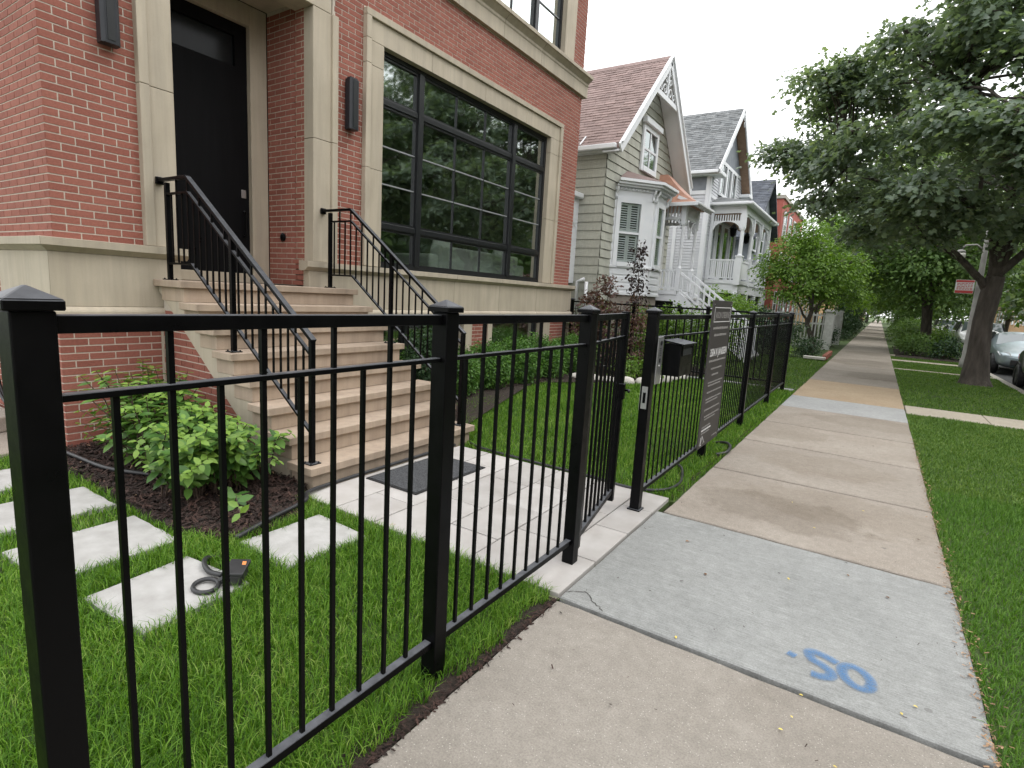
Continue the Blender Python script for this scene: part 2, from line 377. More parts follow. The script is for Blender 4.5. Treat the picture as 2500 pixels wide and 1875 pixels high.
walkmat('concrete_worn', (.27, .235, .198), (.325, .288, .247), 110, (.94, .93, .92), rand=.06, damp=((-.45, 4.85, .66, .45, .80), (-.1, 5.2, .8, .5, .9), (-.3, 6.6, .7, .5, .9), (-.85, 8.1, .62, .62, .85), (.1, 9.75, .9, .55, .86), (.2, 17.5, .9, 1.2, .8), (-.3, 22, 1.0, 1.5, .78), (-.2, 27.5, 1.0, 1.2, .82)))
walkmat('concrete_grey', (.235, .24, .232), (.29, .295, .286), 150, None, True)
walkmat('concrete_pale', (.32, .322, .317), (.375, .378, .37), 150, None, True)
walkmat('concrete_orange', (.36, .27, .18), (.42, .325, .222), 130, None)
walkmat('concrete_path', (.36, .315, .25), (.43, .385, .31), 110, None)

# blue survey paint: soft-edged and worn
m, n, l, b = _nodes('blue_spray'); vec, g = _pos(n, l)
b.inputs['Base Color'].default_value = (.06, .19, .40, 1); b.inputs['Roughness'].default_value = .8
a = n.new('ShaderNodeAttribute'); a.attribute_name = 'tint'
v2, _g = _pos(n, l, (3, 60, 1))
al = _math(n, l, 'MULTIPLY', a.outputs['Fac'], _math(n, l, 'MULTIPLY', _math(n, l, 'ADD', _noise(n, l, v2, 2.5, 5, .7), _noise(n, l, vec, 170, 3)), .95))
al = _math(n, l, 'MULTIPLY', _math(n, l, 'SUBTRACT', al, .22), 1.25, True)
l.new(_math(n, l, 'MULTIPLY', al, .64, True), b.inputs['Alpha'])
# ================================================================== the setting
rng = np.random.default_rng(7); rnd = random.Random(5)
def struct(o): o['kind'] = 'structure'; return o
struct(MB().box(-400, 400, -300, 500, -.5, -.15).build('ground', 'far_ground'))
struct(MB().box(3.22, 11.8, -60, 400, -.3, -.11).build('street', 'asphalt'))
for x0, x1, nm in ((3.05, 3.215, 'kerb'), (11.805, 11.97, 'kerb')):
    k = MB()
    y = -20.0
    while y < 120:
        k.box(x0, x1, y, y + 2.99, -.3, .0); y += 3.0
    struct(k.build(nm, 'kerb_stone', bevel=.012))
struct(MB().box(-1.2515, .5985, -12, 240, -.28, -.06).build('walk_bedding', 'dark_soil'))

# yard and parkway soils under the grass
struct(MB().box(-30, -1.2575, -14, 4.48, -.3, -.022).box(-30, -1.21, 4.481, 12.42, -.3, -.022).build('yard_ground', 'lawn_soil'))
struct(MB().box(-30, -1.21, 12.425, 140, -.3, -.026).build('neighbour_ground', 'lawn_soil'))
struct(MB().box(.606, 3.045, -14, 140, -.3, -.022).build('parkway_ground', 'lawn_soil'))
struct(MB().box(11.98, 60, -14, 140, -.3, -.022).build('far_parkway', 'lawn_soil'))

# sidewalk: every slab a piece
walk = bpy.data.objects.new('sidewalk', None); COL.objects.link(walk); walk['kind'] = 'structure'; ORG[walk.name] = np.zeros(3)
JO = [-4.0, -2.4, -.75, .88, 2.52, 4.15, 5.72, 7.26, 8.70, 10.37, 11.87, 13.4, 15.1, 16.7, 18.3, 20.1, 21.7, 23.3]
while JO[-1] < 96: JO.append(JO[-1] + 1.6)
def slab(y0, y1, mat, tilt, i):
    """a slab with slightly worn, irregular edges"""
    x0, x1 = (-1.25 if y0 < 4.1 else -1.205), .60
    nx, ny = 14, 10
    r_ = np.random.default_rng(100 + i)
    xs = np.linspace(x0, x1, nx); ys = np.linspace(y0 + .015, y1 - .015, ny)
    near = y0 < 14
    per = [(x, ys[0]) for x in xs] + [(x1, y) for y in ys[1:]] + [(x, ys[-1]) for x in xs[::-1][1:]] + [(x0, y) for y in ys[::-1][1:-1]]
    per = np.array(per)
    if near:
        c_ = np.array([(x0 + x1) / 2, (y0 + y1) / 2]); d = per - c_
        per = per - np.sign(d) * np.abs(r_.normal(0, .0035, per.shape)) * (np.abs(np.abs(d) - np.array([(x1 - x0) / 2, (y1 - y0) / 2])) < .02)
    n_ = len(per); inn = per.copy(); c_ = per.mean(0)
    inn = per + np.sign(c_ - per) * .006 * np.stack([np.abs(np.abs(per[:, 0] - c_[0]) - (x1 - x0) / 2) < .03, np.abs(np.abs(per[:, 1] - c_[1]) - (y1 - y0) / 2) < .03], 1)
    z = tilt
    vs = [(p[0], p[1], z) for p in inn] + [(p[0], p[1], z - .007) for p in per] + [(p[0], p[1], z - .1) for p in per]
    fs = [tuple(range(n_))] + [(n_ + k, n_ + (k + 1) % n_, (k + 1) % n_, k) for k in range(n_)] + [(2 * n_ + k, 2 * n_ + (k + 1) % n_, n_ + (k + 1) % n_, n_ + k) for k in range(n_)]
    mb = MB().add(vs, fs)
    return mb.build('slab', mat, walk)
for i in range(len(JO) - 1):
    y0, y1 = JO[i], JO[i + 1]
    mt = 'concrete_grey' if abs(y0 - 2.52) < .01 else 'concrete_pale' if abs(y0 - 10.37) < .01 else 'concrete_orange' if abs(y0 - 11.87) < .01 or abs(y0 - 13.4) < .01 else \
        'concrete_tan' if y0 < 2 else 'concrete_worn'
    slab(y0, y1, mt, rnd.uniform(-.004, .004) if y0 > 4 else (0.004 if y0 > 2 else 0), i)
struct(MB().box(-1.2, .60, 96.01, 230, -.1, .0).build('far_sidewalk', 'concrete_worn'))
# little walks that cross the parkway to the kerb
for y0, y1 in ((11.40, 12.42), (20.85, 21.15), (24.7, 25.4), (27.9, 28.4)):
    cw = struct(bpy.data.objects.new('cross_walk', None)); COL.objects.link(cw); ORG[cw.name] = np.zeros(3)
    for a_, b_ in ((.612, 1.72), (1.732, 3.04)):
        MB().box(a_, b_, y0, y1, -.09, .004).build('slab', 'concrete_path', cw, bevel=.012)
# neighbour's stone strip at the lot line
struct(MB().box(-6.2, -1.262, 12.44, 12.66, -.1, .012).build('lot_edging', 'concrete_pale', bevel=.01))
# concrete landing beside the left wall of the brick house
st_ = struct(bpy.data.objects.new('side_path', None)); COL.objects.link(st_); ORG[st_.name] = np.zeros(3)
MB().box(-9.5, -6.15, .55, 1.84, -.1, .006).build('slab', 'concrete_worn', st_, bevel=.012)
MB().box(-9.5, -6.95, .55, 1.84, .008, .16).build('step', 'concrete_worn', st_, bevel=.015)

# entry paving, each paver a piece: bands across, broken bond
pav = struct(bpy.data.objects.new('paved_entry', None)); COL.objects.link(pav); ORG[pav.name] = np.zeros(3)
struct(MB().box(-3.50, -1.265, 2.53, 4.48, -.12, -.02).build('paving_bed', 'foundation'))
def paver(x0, x1, y0, y1):
    g_ = .005; dz = rnd.uniform(-.0015, .0015)
    MB().box(x0 + g_, x1 - g_, y0 + g_, y1 - g_, -.05, .012 + dz).build('paver', 'paver_stone', pav, bevel=.003, seg=1)
XB = [-3.50, -3.12, -2.72, -2.30, -1.90, -1.51, -1.256]
CUT = [[2.54, 3.15, 3.75, 4.47], [2.54, 2.95, 3.62, 4.1, 4.47], [2.54, 3.25, 3.9, 4.47], [2.54, 2.88, 3.45, 4.02, 4.47], [2.54, 3.12, 3.78, 4.47], [2.54, 3.02, 3.55, 4.05, 4.47]]
for i in range(6):
    for j in range(len(CUT[i]) - 1): paver(XB[i], XB[i + 1], CUT[i][j], CUT[i][j + 1])

# stepping stones through the side lawn
def stone(x0, x1, y0, y1, rz, label):
    nn = 24; r_ = np.random.default_rng(int(abs(x0 * 100)))
    cx, cy = (x0 + x1) / 2, (y0 + y1) / 2
    per = []
    for (ax, ay), (bx_, by) in zip([(x0, y0), (x1, y0), (x1, y1), (x0, y1)], [(x1, y0), (x1, y1), (x0, y1), (x0, y0)]):
        for t in np.linspace(0, 1, 7)[:-1]: per.append((ax + (bx_ - ax) * t + r_.normal(0, .003), ay + (by - ay) * t + r_.normal(0, .003)))
    per = np.array(per) - (cx, cy); per = per @ np.array([[math.cos(rz), math.sin(rz)], [-math.sin(rz), math.cos(rz)]]) + (cx, cy)
    n_ = len(per); inn = per + np.sign(np.array([cx, cy]) - per) * .007
    vs = [(p[0], p[1], .016) for p in inn] + [(p[0], p[1], .009) for p in per] + [(p[0], p[1], -.05) for p in per]
    fs = [tuple(range(n_))] + [(n_ + k, n_ + (k + 1) % n_, (k + 1) % n_, k) for k in range(n_)] + [(2 * n_ + k, 2 * n_ + (k + 1) % n_, n_ + (k + 1) % n_, n_ + k) for k in range(n_)]
    o = MB().add(vs, fs).build('stepping_stone', 'stepping_stone')
    tag(o, label, 'stepping stone', 'pale stepping stones in the side lawn')
STONES = [(-3.13, -2.60, 1.02, 1.56, .10), (-3.97, -3.40, .92, 1.60, .02), (-4.80, -4.27, .90, 1.60, 0), (-5.63, -5.10, .90, 1.58, 0), (-3.10, -2.60, 1.80, 2.38, -.03)]
for s_, lb in zip(STONES, ['nearest pale stepping stone, with the black garden floodlight lying on its edge', 'pale stepping stone just behind the one carrying the black floodlight',
                           'pale stepping stone beside the mulch, third from the fence toward the house', 'pale stepping stone farthest from the fence, in front of the concrete path',
                           'pale stepping stone between the mulch bed and the paved entry']): stone(*s_, lb)

struct(MB().box(-1.37, -1.2585, -.6, 2.525, -.1, -.014).build('soil_edge', 'dark_soil'))
# planting beds
def bed(name, poly, h, seed):
    """a domed patch of soil with a ragged edge"""
    r_ = np.random.default_rng(seed); P = []
    for i in range(len(poly)):
        a_, b_ = np.array(poly[i]), np.array(poly[(i + 1) % len(poly)])
        k = max(2, int(np.linalg.norm(b_ - a_) / .12))
        for t in range(k): P.append(a_ + (b_ - a_) * t / k + r_.normal(0, .012, 2))
    P = np.array(P); c_ = P.mean(0); n_ = len(P)
    rings = [(1.0, -.03), (.97, h * .6), (.8, h), (.4, h * 1.2)]
    vs = [(*(c_ + (p - c_) * f), z + (r_.normal(0, .006) if f < .9 else 0)) for f, z in rings for p in P] + [(c_[0], c_[1], h * 1.2)]
    fs = [(i * n_ + k, i * n_ + (k + 1) % n_, (i + 1) * n_ + (k + 1) % n_, (i + 1) * n_ + k) for i in range(3) for k in range(n_)]
    fs += [(3 * n_ + k, 3 * n_ + (k + 1) % n_, 4 * n_) for k in range(n_)]
    o = MB().add(vs, fs).build(name, 'dark_soil'); o['kind'] = 'structure'; return P
BED1 = [(-5.98, 1.68), (-3.62, 1.66), (-3.22, 1.76), (-3.14, 1.95), (-3.2, 2.3), (-3.5, 2.52), (-3.62, 2.70), (-5.98, 2.72)]
BED2 = [(-5.98, 4.80), (-3.85, 4.82), (-3.95, 5.05), (-4.4, 5.6), (-4.85, 6.1), (-5.08, 7.0), (-5.05, 9.5), (-4.5, 10.15), (-3.75, 10.6), (-3.6, 11.6), (-3.6, 12.38), (-5.98, 12.38)]
bed('mulch_bed', BED1, .015, 3); bed('mulch_bed', BED2, .03, 4)
bed('mulch_bed', [(-6.3, 12.72), (-3.4, 12.75), (-3.2, 14.5), (-4.6, 15.2), (-5.2, 17), (-6.3, 17)], .03, 6)
bed('mulch_bed', [(.75, 27), (2.9, 27), (2.95, 36), (.8, 36)], .03, 8)

def in_poly(P, x, y):
    P = np.asarray(P); r_ = np.zeros(len(x), bool); j = len(P) - 1
    for i in range(len(P)):
        xi, yi = P[i]; xj, yj = P[j]
        c_ = ((yi > y) != (yj > y)) & (x < (xj - xi) * (y - yi) / (yj - yi + 1e-12) + xi); r_ ^= c_; j = i
    return r_
def shreds(name, label, n, samp, mat, smin, smax, z=.02, kind='stuff', cat=None, seed=1):
    r_ = np.random.default_rng(seed); xy = samp(r_, n); n = len(xy)
    L = r_.uniform(smin, smax, n); w = L * r_.uniform(.15, .45, n); a_ = r_.uniform(0, 6.28, n); tilt = r_.normal(0, .28, n)
    d = np.stack([np.cos(a_), np.sin(a_), tilt], 1) * L[:, None] / 2; s_ = np.stack([-np.sin(a_), np.cos(a_), r_.normal(0, .3, n)], 1) * w[:, None] / 2
    c_ = np.column_stack([xy, z + np.abs(tilt) * L / 2 + r_.uniform(0, .006, n)])
    V = np.stack([c_ - d - s_, c_ + d - s_ * .6, c_ + d * .9 + s_, c_ - d + s_], 1).reshape(-1, 3)
    F = np.array([[0, 1, 2], [0, 2, 3]])[None] + np.arange(n)[:, None, None] * 4
    o = np_mesh(name, V, F.reshape(-1, 3), mat); return tag(o, label, cat, None, kind)
def poly_samp(P):
    P = np.array(P); lo, hi = P.min(0), P.max(0)
    def f(r_, n):
        q = r_.uniform(lo, hi, (n, 2)); return q[in_poly(P, q[:, 0], q[:, 1])]
    return f
shreds('bark_mulch', 'dark shredded bark mulch around the green shrub', 9000, poly_samp(BED1), 'mulch', .015, .06, .02, 'stuff', 'mulch', 11)
shreds('bark_mulch', 'reddish bark mulch under the clipped bushes along the house', 9000, poly_samp(BED2), 'mulch', .02, .07, .035, 'stuff', 'mulch', 12)

# ------------------------------------------------------------------ grass
def grass(name, label, mat, samp, n, h, w, seed, keep=None, lean=.62, flip=0.0, zbase=-.02):
    r_ = np.random.default_rng(seed)
    xy = samp(r_, n)
    if keep is not None: xy = xy[keep(xy[:, 0], xy[:, 1])]
    n = len(xy)
    H_ = h * r_.uniform(.55, 1.25, n) * (1 + .25 * np.sin(xy[:, 0] * 3.1 + 1) * np.sin(xy[:, 1] * 2.7)); w_ = w * r_.uniform(.7, 1.3, n)
    a_ = r_.uniform(0, 2 * np.pi, n); b_ = a_ + r_.normal(np.pi / 2, .5, n)
    ln = np.abs(r_.normal(lean, .25, n)) * H_
    side = np.stack([np.cos(a_), np.sin(a_), np.zeros(n)], 1) * w_[:, None] / 2
    dr = np.stack([np.cos(b_), np.sin(b_), np.zeros(n)], 1)
    B = np.column_stack([xy, np.full(n, zbase)])
    mid = B + dr * (ln * .35)[:, None] + np.array([0, 0, 1]) * (H_ * .6)[:, None]
    tip = B + dr * ln[:, None] + np.array([0, 0, 1]) * (H_ * np.sqrt(np.clip(1 - (ln / H_) ** 2 * .5, .2, 1)))[:, None]
    V = np.stack([B - side, B + side, mid - side * .8, mid + side * .8, tip], 1).reshape(-1, 3)
    F = np.array([[0, 1, 3], [0, 3, 2], [2, 3, 4]])[None] + np.arange(n)[:, None, None] * 5
    o = np_mesh(name, V, F.reshape(-1, 3), mat)
    return tag(o, label, 'grass', None, 'stuff')
def rect(x0, x1, y0, y1):
    return lambda r_, n: np.column_stack([r_.uniform(x0, x1, n), r_.uniform(y0, y1, n)])
B1A, B2A = np.array(BED1), np.array(BED2)
def keep_near(x, y):
    k = ~in_poly(B1A, x, y)
    for (x0, x1, y0, y1, rz) in STONES: k &= ~((x > x0 + .012) & (x < x1 - .012) & (y > y0 + .012) & (y < y1 - .012))
    k &= ~((x > -3.5) & (y > 2.55)); k &= ~((x < -3.5) & (y > 1.66)); k &= ~((x < -6.1) & (y > .5))
    k &= ~(x > -1.275 - .028 * (1 + .6 * np.sin(y * 9) + .5 * np.sin(y * 27 + 1) + .4 * np.sin(y * 61)))
    return k
grass('lawn_grass', 'lush green lawn between the black fence and the stepping stones', 'grass_blade', rect(-3.6, -1.262, -.5, 2.58), 82000, .072, .0042, 21, keep_near)
grass('lawn_grass', 'green lawn behind the stepping stones on the far left', 'grass_blade', rect(-6.6, -3.6, -1.5, 1.68), 42000, .065, .0055, 22, keep_near)
def keep_yard(x, y): return ~in_poly(B2A, x, y) & ~((x < -3.55) & (y < 4.8))
grass('lawn_grass', 'bright green front lawn of the brick house behind the sign', 'grass_blade', rect(-5.2, -1.212, 4.49, 8.5), 62000, .065, .0058, 23, keep_yard)
grass('lawn_grass', 'far end of the brick house lawn near the side fence', 'grass_blade', rect(-5.2, -1.212, 8.5, 12.42), 34000, .065, .008, 24, keep_yard)
grass('lawn_grass', 'neighbour lawn beyond the black fence corner', 'park_grass', rect(-6.0, -1.212, 12.68, 21.4), 30000, .05, .014, 25, lambda x, y: ~((x < -3.2) & (y < 17)))
def no_cross(x, y):
    k = np.ones(len(x), bool)
    for y0, y1 in ((11.40, 12.42), (20.85, 21.15), (24.7, 25.4), (27.9, 28.4)): k &= ~((y > y0 + .01) & (y < y1 - .01))
    return k & ((x - 2.3) ** 2 + (y - 18.5) ** 2 > .16)
grass('parkway_grass', 'dense parkway grass at the right edge of the sidewalk, nearest the camera', 'turf_blade', rect(.60, 3.04, 1.2, 6.5), 88000, .042, .0048, 26)
grass('parkway_grass', 'parkway grass up to the concrete strip that crosses it', 'park_grass', rect(.60, 3.04, 6.5, 11.5), 50000, .042, .008, 27, no_cross)
grass('parkway_grass', 'shaded parkway grass around the nearest street tree', 'park_grass', rect(.60, 3.04, 12.3, 27), 40000, .04, .014, 28, no_cross)
# dirt, dry leaves and twigs along both edges of the walk
def edge_samp(x, s_, y0, y1):
    return lambda r_, n: np.column_stack([x + np.abs(r_.normal(0, s_, n)) * np.where(r_.random(n) < .8, 1, -1) * (1 if x < 0 else -1), y0 + (y1 - y0) * r_.random(n) ** 1.6])
shreds('edge_litter', 'dry brown leaf litter along the right edge of the sidewalk', 1700, edge_samp(.604, .024, .9, 9), 'chips', .006, .022, .008, 'stuff', 'leaf litter', 31)
shreds('edge_litter', 'dark soil crumbs and dead leaves along the left edge of the sidewalk', 2200, (lambda f_: (lambda r_, n: (lambda q: q[(q[:, 1] < 2.5) | (q[:, 1] > 4.5)])(f_(r_, n))))(edge_samp(-1.262, .014, .5, 9)), 'mulch', .008, .028, .0, 'stuff', 'leaf litter', 32)
# ================================================================== the brick house
HX = -6.0
house = thing('brick_house', 'new red brick house with tan limestone trim and black windows behind the fence', 'house', (-8, 6.6, 0))
BL, BH, MJ = .211, .0667, .0115
wall = MB()
def backing(x0, x1, y0, y1, z0, z1): wall.box(x0, x1, y0, y1, z0, z1)
# mortar-faced masonry shell with real openings (bricks sit 9 mm proud of it)
mx = HX - .004; mi = HX - .32
backing(mi, mx, 1.904, 2.75, 0, 1.26); backing(mi, mx, 1.904, 2.66, 1.26, 5.9); backing(mi, mx, 2.66, 4.82, 5.0, 5.9)
backing(mi, mx, 4.82, 5.35, 1.26, 5.9); backing(mi, mx, 5.35, 10.53, 5.06, 5.9); backing(mi, mx, 10.53, 11.39, 1.26, 5.9)
backing(mi, mx, 1.904, 5.25, 5.9, 9.6); backing(mi, mx, 10.82, 11.39, 5.9, 9.6); backing(mi, mx, 5.25, 10.82, 5.9, 6.36)
backing(mi, mx, 4.76, 5.0, 0, 1.26); backing(mi, mx, 7.80, 8.34, 0, 1.26); backing(mi, mx, 10.60, 11.39, 0, 1.26)
backing(-14, mi, 1.904, 2.2, 0, 9.6); backing(-14, mi, 11.1, 11.39, 0, 9.6); backing(-14, -13.7, 2.2, 11.1, 0, 9.6)
backing(-6.86, mi, 4.514, 4.8, 1.57, 5.0); backing(-6.86, mi, 2.62, 2.911, 1.57, 5.0)
wall_o = wall.build('wall', 'mortar', house)
pm('roof_flat', (.1, .1, .1), (.14, .14, .14), 2, .9)
MB().box(-13.99, -6.02, 1.92, 11.38, 9.6, 9.75).build('roof', 'roof_flat', house)

bricks = []     # (face, centre u, centre z, length, height)
def field(face, u0, u1, z0, z1, holes=(), phase=0.0, clip=None):
    i0 = int(round((z0) / BH))
    z = z0; k = i0
    while z + BH * .6 < z1:
        zt = min(z + BH - MJ, z1 - .003)
        off = (phase + (BL / 2 if k % 2 else 0)) % BL
        u = u0 - BL + off
        while u < u1:
            a_, b_ = max(u + MJ / 2, u0 + (.0 if u <= u0 else 0)), min(u + BL - MJ / 2, u1)
            segs = [(a_, b_)]
            for (h0, h1, g0, g1) in holes:
                if zt > g0 and z < g1:
                    ns = []
                    for s0, s1 in segs:
                        if s1 <= h0 or s0 >= h1: ns.append((s0, s1))
                        else:
                            if s0 < h0: ns.append((s0, h0))
                            if s1 > h1: ns.append((h1, s1))
                    segs = ns
            for s0, s1 in segs:
                if clip: 
                    lim = clip(zt)
                    s1 = min(s1, lim)
                if s1 - s0 > .022: bricks.append((face, (s0 + s1) / 2, (z + zt) / 2, s1 - s0, zt - z))
            u += BL
        z += BH; k += 1
Z1 = 1.873
field('F', 1.9025, 2.735, .004, 1.212)
field('F', 1.9025, 11.40, .004 + 28 * BH, 5.88, [(2.62, 4.85, 0, 5.14), (5.31, 10.57, 0, 5.10)])
field('F', 4.78, 11.40, .004, 1.212, [(4.70, 7.84, 0, 2), (8.21 + .1, 10.62, 0, 2)])
field('F', 1.9025, 11.40, 6.42, 9.5, [(5.2, 10.87, 0, 12)])
field('S', -12.0, -6.0025, .004, 9.5, [(-7.2, -6.0, 1.212, 1.862)], phase=.1055)
field('R', -6.86, -6.13, 1.575, 4.88, phase=.05)
ST = lambda z: -4.09 - z / .788 + .01 if z > 0 else -4.1      # under the sloped stair stone
field('T', -6.0, -4.05, .004, 1.30, clip=ST, phase=.06)
def brick_pos(b_):
    f_, u, z, L, h_ = b_
    return np.array({'F': (HX - .03, u, z), 'S': (u, 1.90 + .03, z), 'R': (u, 4.51 + .03, z), 'T': (u, 2.735 + .03, z)}[f_])
def brick_box(b_, mb):
    p = brick_pos(b_); f_, u, z, L, h_ = b_
    if f_ == 'F': mb.cbox(p[0], p[1], p[2], .06, L, h_)
    else: mb.cbox(p[0], p[1], p[2], L, .06, h_)
# in view: rank by apparent size
def seen(p):
    q = np.array([np.dot(CX, p - CAM), np.dot(CY_, p - CAM), -np.dot(CZ, p - CAM)])
    return q[2] > .3 and abs(q[0] / q[2]) < .95 and abs(q[1] / q[2]) < .72
def size_of(b_):
    p = brick_pos(b_); d = CAM - p; r_ = np.linalg.norm(d); nrm = np.array((1, 0, 0) if b_[0] == 'F' else (0, -1, 0))
    return b_[3] * b_[4] * max(0, d @ nrm / r_) / r_ ** 2 * (1 if seen(p) else 1e-4)
bricks.sort(key=size_of, reverse=True)
um = {}
def unit(f_, L, h_):
    key = (f_ == 'F', round(L, 3), round(h_, 3))
    if key not in um:
        mb = MB(); mb.cbox(0, 0, 0, *((.06, key[1], key[2]) if key[0] else (key[1], .06, key[2])))
        me = bpy.data.meshes.new('brick'); me.from_pydata(mb.v, [], mb.f); me.materials.append(M['brick']); um[key] = me
    return um[key]
for b_ in bricks[:300]:
    o = link('brick', unit(b_[0], b_[3], b_[4]), wall_o); o.location = brick_pos(b_) - org(wall_o)
rest = MB()
for b_ in bricks[300:]: brick_box(b_, rest)
rest.build('brickwork', 'brick', wall_o)['kind'] = 'stuff'

# ---- limestone: water table with cap, split into blocks
def blocks(name, cuts, prof, axis=1, gap=.0025, mat='limestone', parent=None):
    for a_, b_ in zip(cuts[:-1], cuts[1:]): MB().prism(prof, axis, a_ + gap, b_ - gap).build(name, mat, parent or house, bevel=.003, seg=1)
def xz(o_, pts): return [(o_ + d, z) for d, z in pts]
body = [(-.05, 1.29), (.06, 1.29), (.06, 1.755), (-.05, 1.755)]
capp = [(-.05, 1.757), (.062, 1.757), (.075, 1.768), (.115, 1.80), (.125, 1.803), (.125, 1.872), (-.05, 1.880)]
lipp = [(-.05, 1.212), (.10, 1.212), (.10, 1.245), (.092, 1.262), (.062, 1.288), (-.05, 1.288)]
R1 = [4.43, 5.93, 7.258, 8.578, 9.918, 11.46]; L1 = [1.84, 2.92]
def ring_pair(r0, r1, name):
    n_ = len(r0); fs = [tuple(range(n_)), tuple(range(n_, 2 * n_))[::-1]] + [(i, n_ + i, n_ + (i + 1) % n_, (i + 1) % n_) for i in range(n_)]
    MB().add(r0 + r1, fs).build(name, 'limestone', house, bevel=.003, seg=1)
for nm, pr_, e in (('water_table_stone', body, 0), ('sill_course', capp, .065), ('base_course', lipp, .04)):
    blocks(nm, [R1[0] - e] + R1[1:-1] + [R1[-1] + e], xz(HX, pr_))
    # the left block meets its return at a mitred corner
    ring_pair([(HX + d, 1.90 - d + .0015, z) for d, z in pr_], [(HX + d, 2.92 + e, z) for d, z in pr_], nm)
    ring_pair([(-7.2 - e, 1.90 - d, z) for d, z in pr_], [(HX + d - .0015, 1.90 - d, z) for d, z in pr_], nm)

# ---- entrance surround
def pil(y0, y1, flip):
    zc = [1.875, 3.335, 4.79]
    for a_, b_ in zip(zc[:-1], zc[1:]):
        yb0, yb1 = (y0, y0 + .085) if not flip else (y1 - .085, y1)
        yi0, yi1 = (y0 + .0851, y1) if not flip else (y0, y1 - .0851)
        MB().box(HX - .3, HX + .075, yb0, yb1, a_ + .002, b_ - .002).box(HX - .3, HX + .045, yi0, yi1, a_ + .002, b_ - .002).build('pilaster', 'limestone', house, bevel=.006)
pil(2.61, 2.922, False); pil(4.511, 4.855, True)
MB().box(HX - .3, HX + .045, 2.695, 4.77, 4.792, 5.06).box(HX - .3, HX + .075, 2.61, 4.855, 5.062, 5.14).build('lintel', 'limestone', house, bevel=.006)
MB().box(-6.86, HX - .3, 2.912, 4.518, 4.88, 4.95).build('porch_ceiling', 'limestone', house)
# recessed door frame and door
DX = -6.87
for y0, y1, z0, z1 in ((2.924, 3.15, 1.56, 4.878), (4.283, 4.508, 1.56, 4.878), (3.152, 4.281, 4.645, 4.878)):
    MB().box(DX - .12, DX, y0, y1, z0, z1).build('door_surround', 'limestone', house, bevel=.006)
MB().box(DX - .12, DX + .05, 3.152, 4.281, 1.561, 1.68).build('threshold', 'limestone', house, bevel=.006)
door = MB().box(DX - .16, DX - .07, 3.152, 4.281, 1.682, 4.02).box(DX - .16, DX - .07, 3.152, 3.30, 4.02, 4.643).box(DX - .16, DX - .07, 4.13, 4.281, 4.02, 4.643) \
    .box(DX - .16, DX - .07, 3.30, 4.13, 4.50, 4.643).box(DX - .16, DX - .07, 3.30, 4.13, 4.02, 4.15).build('door', 'black_door', house)
MB().box(DX - .12, DX - .11, 3.302, 4.128, 4.151, 4.499).build('transom_glass', 'transom_dark', door)
MB().box(DX - .155, DX - .15, 3.302, 4.128, 4.151, 4.499).build('transom_backing', 'dark_void', door)
for z0 in ():
    for (a_, b_) in ((3.30, 4.13),):
        MB().box(DX - .072, DX - .062, a_, a_ + .015, z0, 3.9).box(DX - .072, DX - .062, b_ - .015, b_, z0, 3.9).box(DX - .072, DX - .062, a_ + .015, b_ - .015, z0, z0 + .015).box(DX - .072, DX - .062, a_ + .015, b_ - .015, 3.885, 3.9).build('door_moulding', 'black_door', door)
MB().box(DX - .07, DX - .055, 4.175, 4.235, 2.62, 2.72).build('lock_plate', 'silver', door, bevel=.004)
MB().tube([(DX - .06, 4.20, 2.45), (DX - .01, 4.20, 2.45), (DX - .01, 4.20, 2.15), (DX - .06, 4.20, 2.15)], .012, 8).build('door_handle', 'black_metal', door)
o = MB().lathe([(.05, 0), (.055, .012), (.03, .03), (.012, .035)], (0, 0, 0), 14).build('wall_bell', 'black_metal')
o.rotation_euler = (math.pi / 2, 0, 0); o.location = (-6.55, 4.502, 2.17); tag(o, 'small round black fixture on the brick side wall beside the front door', 'wall fixture')

# ---- big front window
def frame_rect(mb, y0, y1, z0, z1, t, x0, x1):
    mb.box(x0, x1, y0, y0 + t, z0, z1).box(x0, x1, y1 - t, y1, z0, z1).box(x0, x1, y0 + t, y1 - t, z0, z0 + t).box(x0, x1, y0 + t, y1 - t, z1 - t, z1); return mb
for a_, b_ in ((1.882, 3.17), (3.17, 4.46), (4.46, 4.756)):
    for y0, y1, y2, y3 in ((5.30, 5.385, 5.3852, 5.63), (10.48, 10.58, 10.15, 10.4798)):
        MB().box(HX - .2, HX + .075, y0, y1, a_ + .002, b_ - .002).box(HX - .2, HX + .04, y2, y3, a_ + .002, b_ - .002).build('window_surround', 'limestone', house, bevel=.005)
for a_, b_ in zip([5.385, 6.58, 7.906, 9.2, 10.48], [6.58, 7.906, 9.2, 10.48]):
    MB().box(HX - .2, HX + .04, a_ + .002, b_ - .002, 4.757, 5.02).build('window_surround', 'limestone', house, bevel=.005)
MB().box(HX - .2, HX + .075, 5.30, 10.58, 5.022, 5.105).build('window_surround', 'limestone', house, bevel=.005)
for y0, y1, z0, z1 in ((5.30, 5.384, 4.758, 5.02), (10.481, 10.58, 4.758, 5.02)):
    MB().box(HX - .2, HX + .075, y0, y1, z0, z1).build('window_surround', 'limestone', house, bevel=.005)
GX = HX - .11
